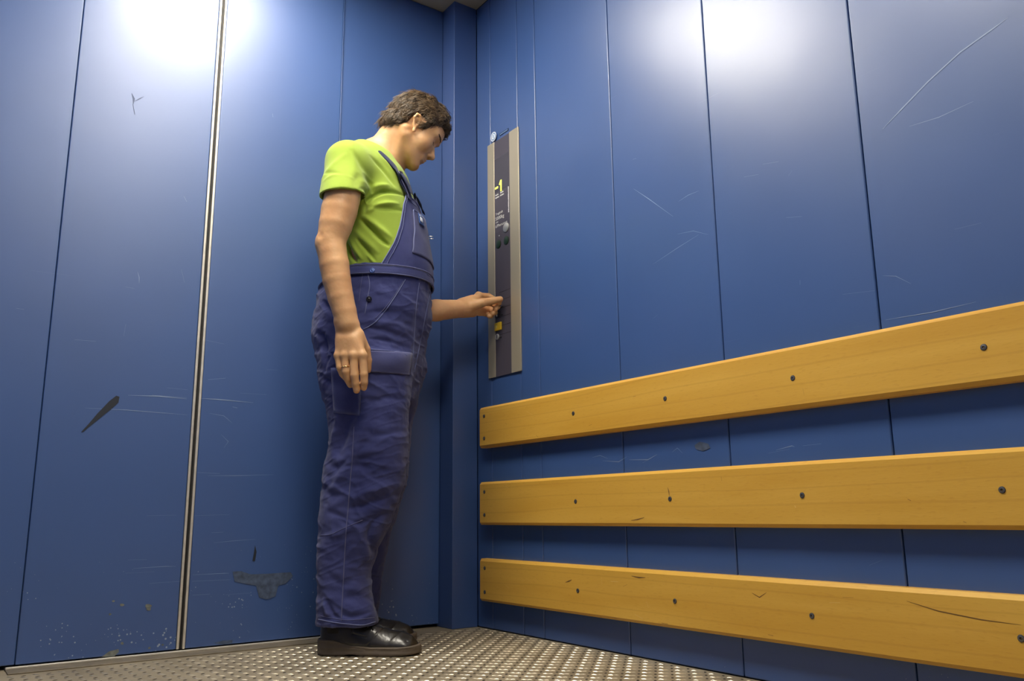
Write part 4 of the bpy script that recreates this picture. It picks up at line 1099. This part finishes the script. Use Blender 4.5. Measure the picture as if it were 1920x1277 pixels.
# buttons
def button(px, py, mat, r=.0085):
    p, n_ = hit(B_TR, px, py, .001)
    Nn = n_/np.linalg.norm(n_); a_ = np.cross(Nn, [0, 0, 1.0]); a_ /= np.linalg.norm(a_); b_ = np.cross(Nn, a_)
    V = []; prof = [(1, 0), (1, .25), (.85, .40), (.6, .28), (.35, .30), (.2, .45)]
    for pr, h_ in prof:
        for k in range(18): th = 2*math.pi*k/18; V.append(p+r*pr*(math.cos(th)*a_+math.sin(th)*b_)+Nn*h_*r)
    V.append(p+Nn*r*.5); m = len(prof)
    Fq = [(i*18+k, i*18+(k+1) % 18, (i+1)*18+(k+1) % 18, (i+1)*18+k) for i in range(m-1) for k in range(18)]+[((m-1)*18+k, (m-1)*18+(k+1) % 18, len(V)-1) for k in range(18)]
    return link('button', mesh_from('button', V, Fq), trousers, mat)
button(698, 508, simple('blue_button', (.05, .09, .28), .2, .3)); button(692, 561, simple('black_button', (.008, .008, .012), .15))['label'] = 'black button'
# ---- straps: flat webbing over both shoulders, hugging the shirt
def strap(sd):
    top = bib_pt(BZ1-.004, sd*.86, .004)
    pts = [top]
    def lay(s_, t_, z_):     # settle a guide point on the shirt
        w = Vector(to_world(np.array([s_, t_, z_]))); c = Vector(to_world(np.array([-.04, sd*.03, min(z_, 1.44)])))
        d = (c-w).normalized(); loc, nrm, i, ds = B_SH.ray_cast(w+(w-c).normalized()*.15, d)
        return to_body(np.array(loc))+to_body(np.array(nrm)+BO)*(.0045 if (z_ < 1.50 and s_ > 0) or s_ < -.14 else (.0015 if s_ > 0 else -.004)) if loc else np.array([s_, t_, z_])
    guide = [(.085, .112, 1.450), (.062, .124, 1.488), (.030, .134, 1.518), (-.005, .140, 1.535), (-.05, .140, 1.545), (-.10, .125, 1.52), (-.15, .09, 1.47), (-.18, .06, 1.38), (-.18, .035, 1.28), (-.17, .03, 1.17)]
    pts += [lay(g[0], sd*g[1], g[2]) for g in guide]
    P = spline(pts, 5); Pw = [to_world(p) for p in P]
    nr = []
    for w in Pw:
        loc, nrm, i, ds = B_SH.find_nearest(Vector(w)); v = np.array(Vector(w)-loc); nr.append(np.array(nrm))
    return tube('strap', Pw, [.0165]*len(Pw), NAVY, trousers, 10, (nr, .10)), Pw, nr
for sd in (-1, 1):
    o, Pw, nr = strap(sd)
    # pale tab with a buckle and the hanging strap end
    a_, b_ = Pw[1], Pw[4]
    tube('strap_tab', [to_world(bib_pt(BZ1-.018, sd*.86, .006)), Pw[0]+nr[0]*.003, Pw[2]+nr[2]*.0045, Pw[4]+nr[4]*.0045], [.0135]*4, DENIM2, trousers, 8, ([nr[0], nr[0], nr[2], nr[4]], .12))
    bk = tube('buckle', [Pw[4]+nr[4]*.006, Pw[6]+nr[6]*.007], [.0185, .0185], simple('buckle_dark', (.012, .016, .04), .35, .2), trousers, 8, ([nr[4], nr[6]], .22))
    e0 = Pw[6]+nr[6]*.008
    tube('strap_end', [e0, Pw[4]+nr[4]*.012, Pw[2]+nr[2]*.014, Pw[1]+nr[1]*.014+np.array([0, 0, -.006]), Pw[0]+nr[0]*.016+np.array([0, 0, -.004])], [.012, .013, .013, .012, .010], NAVY, trousers, 8, ([nr[6], nr[4], nr[2], nr[1], nr[0]+np.array([0, 0, .5])], .12))

# ---- collar rib and sleeve hem stitching of the shirt follow the cut edges
# ---- shoes
LEATHER = simple('worn_black_leather', (.011, .010, .009), .33, bump=(45, .5), var=(16, .3, (.028, .021, .014)), coat=.15)
SOLEM = simple('grey_brown_rubber_sole', (.115, .088, .062), .7, bump=(80, .3), var=(14, .25))
SOCK = simple('black_sock', (.010, .010, .012), .9)
def make_shoe(s0, t0, ang, parent):
    """s0,t0: heel position; built in a local frame x forward, y left, z up"""
    ca, sa = math.cos(ang), math.sin(ang)
    L_ = .290
    X = np.array([0, .03, .08, .14, .20, .25, .285, .297]); C = np.array([0, 0, 0, .002, .006, .006, .003, .002]); Wd = np.array([.018, .036, .039, .042, .050, .049, .036, .012])
    def plan(P, g):     # signed distance to the sole outline
        x = np.clip(P[:, 0], 0.036, L_-.045); hw = np.interp(x, X, Wd)+g; c = np.interp(x, X, C)
        k = (P[:, 0]-x)
        ln = np.where(k < 0, .036, .045)+g
        q_ = np.sqrt((k/ln)**2+((P[:, 1]-c)/hw)**2); return (q_-1)*hw
    def sole(P):
        zt = np.interp(P[:, 0], [0, .05, .10, .16, .24, .30], [.045, .043, .030, .024, .025, .029])
        spr = np.interp(P[:, 0], [0, .02, .05, .22, .30], [.003, .0, .0, .0, .006])
        d = smax(plan(P, .005-.0008*np.cos(P[:, 2]*420)), smax(P[:, 2]-zt, spr-P[:, 2], .003), .005)
        # groove line around and wavy side ribs at the heel
        g = np.abs(P[:, 2]-(zt-.006))-.0012
        d = np.maximum(d, -np.maximum(g, -(plan(P, .0035))))
        rib = np.abs(np.mod(P[:, 2]+.004*np.sin(P[:, 0]*40), .0085)-.00425)-.001
        m = np.clip((.10-P[:, 0])*60, 0, 1)
        d = np.maximum(d, np.where((m > 0) & (P[:, 2] > .008), -np.maximum(rib, -plan(P, .0042)), -1))
        arch = np.sqrt(((P[:, 0]-.105)/.03)**2+((P[:, 2]+.004)/.009)**2)-1
        return np.maximum(d, -arch*.006)
    def upper(P):
        zt = np.interp(P[:, 0], [0, .02, .06, .10, .125, .15, .18, .21, .24, .27, .297], [.088, .098, .100, .100, .094, .084, .073, .066, .061, .050, .030])
        k = np.clip((P[:, 2]-.02)/(zt-.02), 0, 1)
        x = P[:, 0]; shr = np.interp(x, [0, .08, .13, .2, .3], [.30, .22, .45, .72, .85])
        hw = (1-shr*k**1.8)
        sc_ = P.copy(); sc_[:, 1] = np.interp(x, X, C)+(P[:, 1]-np.interp(x, X, C))/np.maximum(hw, .15)
        d = smax(plan(sc_, -.002)*.8, smax(P[:, 2]-zt, .012-P[:, 2], .004), .020)
        d = np.maximum(d, -np.maximum(ell(P, (.052, 0, .105), (.043, .027, .03)), .07-P[:, 2]))
        # toe box ridge, tongue-side seam
        sm = np.abs(P[:, 0]-(.175+.9*(.07-P[:, 2])))-.0012
        return d
    def place(V): return np.stack([s0+V[:, 0]*ca-V[:, 1]*sa, t0+V[:, 0]*sa+V[:, 1]*ca, V[:, 2]], 1)
    V, Fc = sdf_mesh(lambda P: upper(P).astype(np.float32), (-.03, -.08, .0), (.34, .09, .12), .0024, slack=2.2); V = smooth_mesh(V, Fc, 3)
    def up_push(V_, n_):
        L2 = np.stack([(V_[:, 0]-s0)*ca+(V_[:, 1]-t0)*sa, -(V_[:, 0]-s0)*sa+(V_[:, 1]-t0)*ca, V_[:, 2]], 1)
        d = vnoise(V_, 50, 4)*.0005
        def ln(a, b, w, am):
            a = np.array(a); b = np.array(b); q_ = L2[:, [0, 2]]-a; ba = b-a; h_ = np.clip((q_@ba)/(ba@ba), 0, 1); return am*np.exp(-(np.linalg.norm(q_-h_[:, None]*ba, axis=1)/w)**2)
        d += ln((.185, .075), (.150, .028), .0022, -.0018)+ln((.205, .026), (.24, .062), .004, .0010)+ln((.10, .095), (.105, .060), .002, -.0016)+ln((.105, .06), (.145, .05), .002, -.0014)
        for x_ in (.183, .193, .203): d += ln((x_, .070), (x_+.010, .046), .004, -.0004)
        return d
    sh = disp_mesh('shoe', place(V), Fc, LEATHER, parent, up_push)
    V, Fc = sdf_mesh(lambda P: sole(P).astype(np.float32), (-.03, -.08, -.008), (.34, .09, .06), .0024, slack=2.2); V = smooth_mesh(V, Fc, 1, .3)
    disp_mesh('sole', place(V), Fc, SOLEM, sh)
    # lacing: three crossing cords with eyelets, and a loop at the top edge
    LC = simple('black_lace', (.015, .014, .013), .8)
    for i, x_ in enumerate((.128, .143, .158)):
        zt = float(np.interp(x_, [0, .02, .06, .10, .125, .15, .18, .21], [.088, .098, .100, .100, .094, .084, .073, .066]))
        pts = [(x_+.004, -.026, zt-.010), (x_, -.014, zt+.0015), (x_-.003, 0, zt+.004), (x_, .014, zt+.0015), (x_+.004, .026, zt-.010)]
        tube('lace', [to_world(p) for p in place(np.array(pts))], [.0022]*5, LC, sh, 6)
    pts = place(np.array([(.060+.036*math.cos(a), .0+.026*math.sin(a), .100) for a in [k*math.pi/12 for k in range(25)]]))
    tube('collar_padding', [to_world(p) for p in pts], [.0052]*25, LEATHER, sh, 8)
    pts = place(np.array([(.050, 0, .06), (.048, 0, .10), (.045, 0, .15)]))
    tube('sock', [to_world(p) for p in pts], [.036, .036, .040], SOCK, parent, 20)
    return sh
shoe_n = make_shoe(-.141, -.103, math.radians(1), person)
shoe_f = make_shoe(-.205, .098, math.radians(6), person)

# ---- hair: sculpted cap and some thousand wavy strands
HAIR = simple('brown_hair', (.040, .024, .011), .75, var=(30, .5, (.075, .046, .022)))
def hair_region(Q):
    """>0 where hair grows, head coordinates"""
    x, y, z = Q[:, 0], np.abs(Q[:, 1]), Q[:, 2]
    # hairline: forehead at x~.085,z~.075 ; temple ; in front of ear down to z=.0 ; behind ear down to the nape
    front = np.where(z > .072, 1.0, (.050-x)/.02) 
    hl_ = np.interp(x, [-.11, -.085, -.05, -.026, -.016, .028, .034, .045, .060, .075, .10], [-.062, -.060, -.050, -.036, .040, .040, .004, .016, .050, .068, .074])
    return z-hl_
def cap_sdf(P):
    Q = to_head(P); th = .009+.005*vnoise(Q*np.array([1, 1, 1.3]), 55, 21)+.003*vnoise(Q, 110, 22)
    top = np.clip((Q[:, 2]-.02)/.1, 0, 1); frt = np.clip((Q[:, 0]-.02)/.08, 0, 1)
    th = th+.003*top+.002*frt*top-.006*(1-np.clip(hair_region(Q)/.03, 0, 1))
    skull = smin(ell(Q, (-.006, 0, .050), (.097, .074, .088)), ell(Q, (.045, 0, .030), (.055, .062, .070)), .03)
    skull = smin(skull, ell(Q, (-.045, 0, -.020), (.052, .056, .045)), .03)
    d = skull-th
    return smax(d, -hair_region(Q)*.8, .008).astype(np.float32)
V, Fc = sdf_mesh(cap_sdf, H0-.17, H0+.17, .0026, slack=2.5); V = smooth_mesh(V, Fc, 2)
hair = disp_mesh('hair', V, Fc, HAIR, person)
random.seed(11); rng = np.random.default_rng(5)
B_H = bvh_of(hair)
VV = []; FF = []
vc = np.array([to_body(np.array(person.matrix_world @ Vector((0, 0, 0))))*0])
hv = np.array([v.co for v in hair.data.vertices]); hn = np.array([v.normal for v in hair.data.vertices])
hb = (hv-BO)@np.stack([BF, BL, [0, 0, 1]]).T; hq = (hb-H0)@HM.astype(float).T/HS
outer = [i for i in range(len(hv)) if not (abs(hq[i][1]) > .05 and -.022 < hq[i][0] < .034 and hq[i][2] < .052) and hair_region(hq[i:i+1])[0] > .004 and (hn[i]@(hv[i]-to_world(H0))) > 0]
Rw = np.stack([BF, BL, [0, 0, 1]])
def hdir(v): return (HM.astype(float).T@np.array(v))@Rw
for k in range(9000):
    i = outer[rng.integers(len(outer))]; p = hv[i].copy(); n_ = hn[i]; q_ = hq[i]
    # combed from the crown: forward on top, down and back at the sides
    if q_[0] > .0: dv = np.array([.9, np.sign(q_[1])*.25, -.25 if q_[2] < .09 else .1])
    else: dv = np.array([-.35, np.sign(q_[1])*.15, -.9])
    if q_[0] > .045: dv = np.array([.35, np.sign(q_[1])*.55, .1])
    if abs(q_[1]) > .05 and q_[0] > -.03: dv = np.array([-.6, 0, -.55])
    dv = dv+rng.normal(0, .28, 3); D_ = hdir(dv); D_ = D_-n_*(D_@n_); D_ /= np.linalg.norm(D_)+1e-9
    S_ = np.cross(D_, n_); ln_ = rng.uniform(.018, .042)*(.6 if q_[0] > .05 else 1); am = rng.uniform(.001, .0035); ph = rng.uniform(0, 6.28); lift = rng.uniform(.0, .0045)*(2.0 if rng.random() < .08 else 1)
    pts = []
    for j in range(6):
        u = j/5
        pts.append(p-n_*.002+D_*ln_*u+S_*am*math.sin(ph+u*5)+n_*(lift*math.sin(u*2.2)+.0010)-n_*(ln_*u)**2*5.5)
    r0 = rng.uniform(.00035, .00085)
    v_, f_ = tube_mesh(pts, [r0, r0*1.2, r0*1.1, r0*.9, r0*.6, r0*.15], 3, False)
    b0 = len(VV); VV += v_; FF += [tuple(b0+a for a in ff) for ff in f_]
strands = link('strands', mesh_from('strands', VV, FF), hair, simple('hair_strands', (.075, .045, .020), .5, var=(60, .5, (.17, .108, .055)))); strands['kind'] = 'stuff'
# eyebrows
VV = []; FF = []; B_BODY = bvh_of(person)
def on_face(q_, lift=.0004):
    o_ = from_head(np.array([.14, q_[1], q_[2]])); loc, nrm, i_, ds_ = B_BODY.ray_cast(Vector(to_world(o_)), Vector(-(hf@Rw)))
    return np.array(loc)+np.array(nrm)*lift
for sd in (-1, 1):
    for k in range(120):
        u = rng.random(); a_ = np.array([0, sd*(.012+.036*u), .0345+.005*math.sin(u*2.6)+rng.normal(0, .0013)]); b_ = a_+np.array([0, sd*.006, .0005+rng.normal(0, .001)])
        v_, f_ = tube_mesh([on_face(a_, 0), on_face((a_+b_)/2, .0010), on_face(b_, .0008)], [.00045, .0005, .0002], 3, False)
        b0 = len(VV); VV += v_; FF += [tuple(b0+a for a in ff) for ff in f_]
link('eyebrows', mesh_from('eyebrows', VV, FF), person, simple('brow_hair', (.10, .055, .028), .6))['kind'] = 'stuff'
# eyes under lowered lids: eyeball, iris and lash line
for sd in (-1, 1):
    c_ = from_head((.0745, sd*.031, .0125))
    bm = bmesh.new(); bmesh.ops.create_uvsphere(bm, u_segments=20, v_segments=12, radius=.0125)
    me = bm_mesh('eye', bm, True); me.transform(Matrix.Translation(Vector(to_world(c_))))
    e_ = link('eye', me, person, simple('eye_white', (.62, .56, .50), .2))
    p_ = from_head((.0862, sd*.0315, .0085)); tube('iris', [to_world(p_), to_world(p_+hf*.0008)], [.0045, .0035], simple('iris_dark', (.03, .03, .03), .2), e_, 14)
    lp = [on_face(np.array([0, sd*.031+.0125*a, .0085-.0025*a*a]), .0003) for a in (-1, -.66, -.33, 0, .33, .66, 1)]
    tube('lashes', lp, [.0004, .0009, .0011, .0012, .0011, .0009, .0004], HAIR, person, 6)
    lp = [on_face(np.array([0, sd*.031+.0135*a, .0215-.003*a*a]), .0) for a in (-1, -.5, 0, .5, 1)]
    tube('lid_crease', lp, [.0002, .0005, .0006, .0005, .0002], simple('crease_shade', (.26, .11, .055), .6), person, 5)  # dark tube along the lid fold, its shade put into the colour
# fingernails and the wedding ring
NAIL = simple('fingernail', (.62, .37, .23), .3)
def nail(tipa, tipb, out, r, w=.0058):
    """small curved plate on the outer side of a fingertip"""
    a_ = np.array(tipa); b_ = np.array(tipb); d = (b_-a_)/np.linalg.norm(b_-a_); o_ = np.array(out)-d*(np.array(out)@d); o_ /= np.linalg.norm(o_); s_ = np.cross(d, o_)
    c = b_+o_*0; pts = []
    G = []
    for i in range(6):
        for j in range(6):
            u = (i/5-.5)*2; v = j/5
            G.append(to_world(c+d*(-.006+.0115*v)+o_*(r*1.03*math.cos(u*.75)-.0022*v*v)+s_*r*1.0*math.sin(u*.72)*(1-.25*max(0, v-.7)/.3)))
    Fq = [(i*6+j, (i+1)*6+j, (i+1)*6+j+1, i*6+j+1) for i in range(5) for j in range(5)]
    me = mesh_from('fingernail', G, Fq); bm = bmesh.new(); bm.from_mesh(me); bmesh.ops.solidify(bm, geom=bm.faces[:], thickness=.0006); bm.to_mesh(me); bm.free()
    me.polygons.foreach_set('use_smooth', [True]*len(me.polygons))
    return link('fingernail', me, person, NAIL)
for nm in RH: nail(RH[nm][0][2], RH[nm][0][3], (0, -1, .1), RH[nm][1][3])
nail(LD(923, 564, 2.943), LD(938, 561, 2.966), to_body(CAM)-LD(938, 561, 2.966)+np.array([0, 0, 1.2]), .0102)
rp = RH['ring'][0]; c_ = rp[0]*.28+rp[1]*.72; dd = (rp[1]-rp[0])/np.linalg.norm(rp[1]-rp[0]); a_ = np.cross(dd, [1, 0, 0]); a_ /= np.linalg.norm(a_); b_ = np.cross(dd, a_)
tube('wedding_ring', [to_world(c_+.0122*(math.cos(k*math.pi/12)*a_+math.sin(k*math.pi/12)*b_)) for k in range(25)], [.0014]*25, simple('gold', (.85, .58, .22), .22, 1), person, 6)
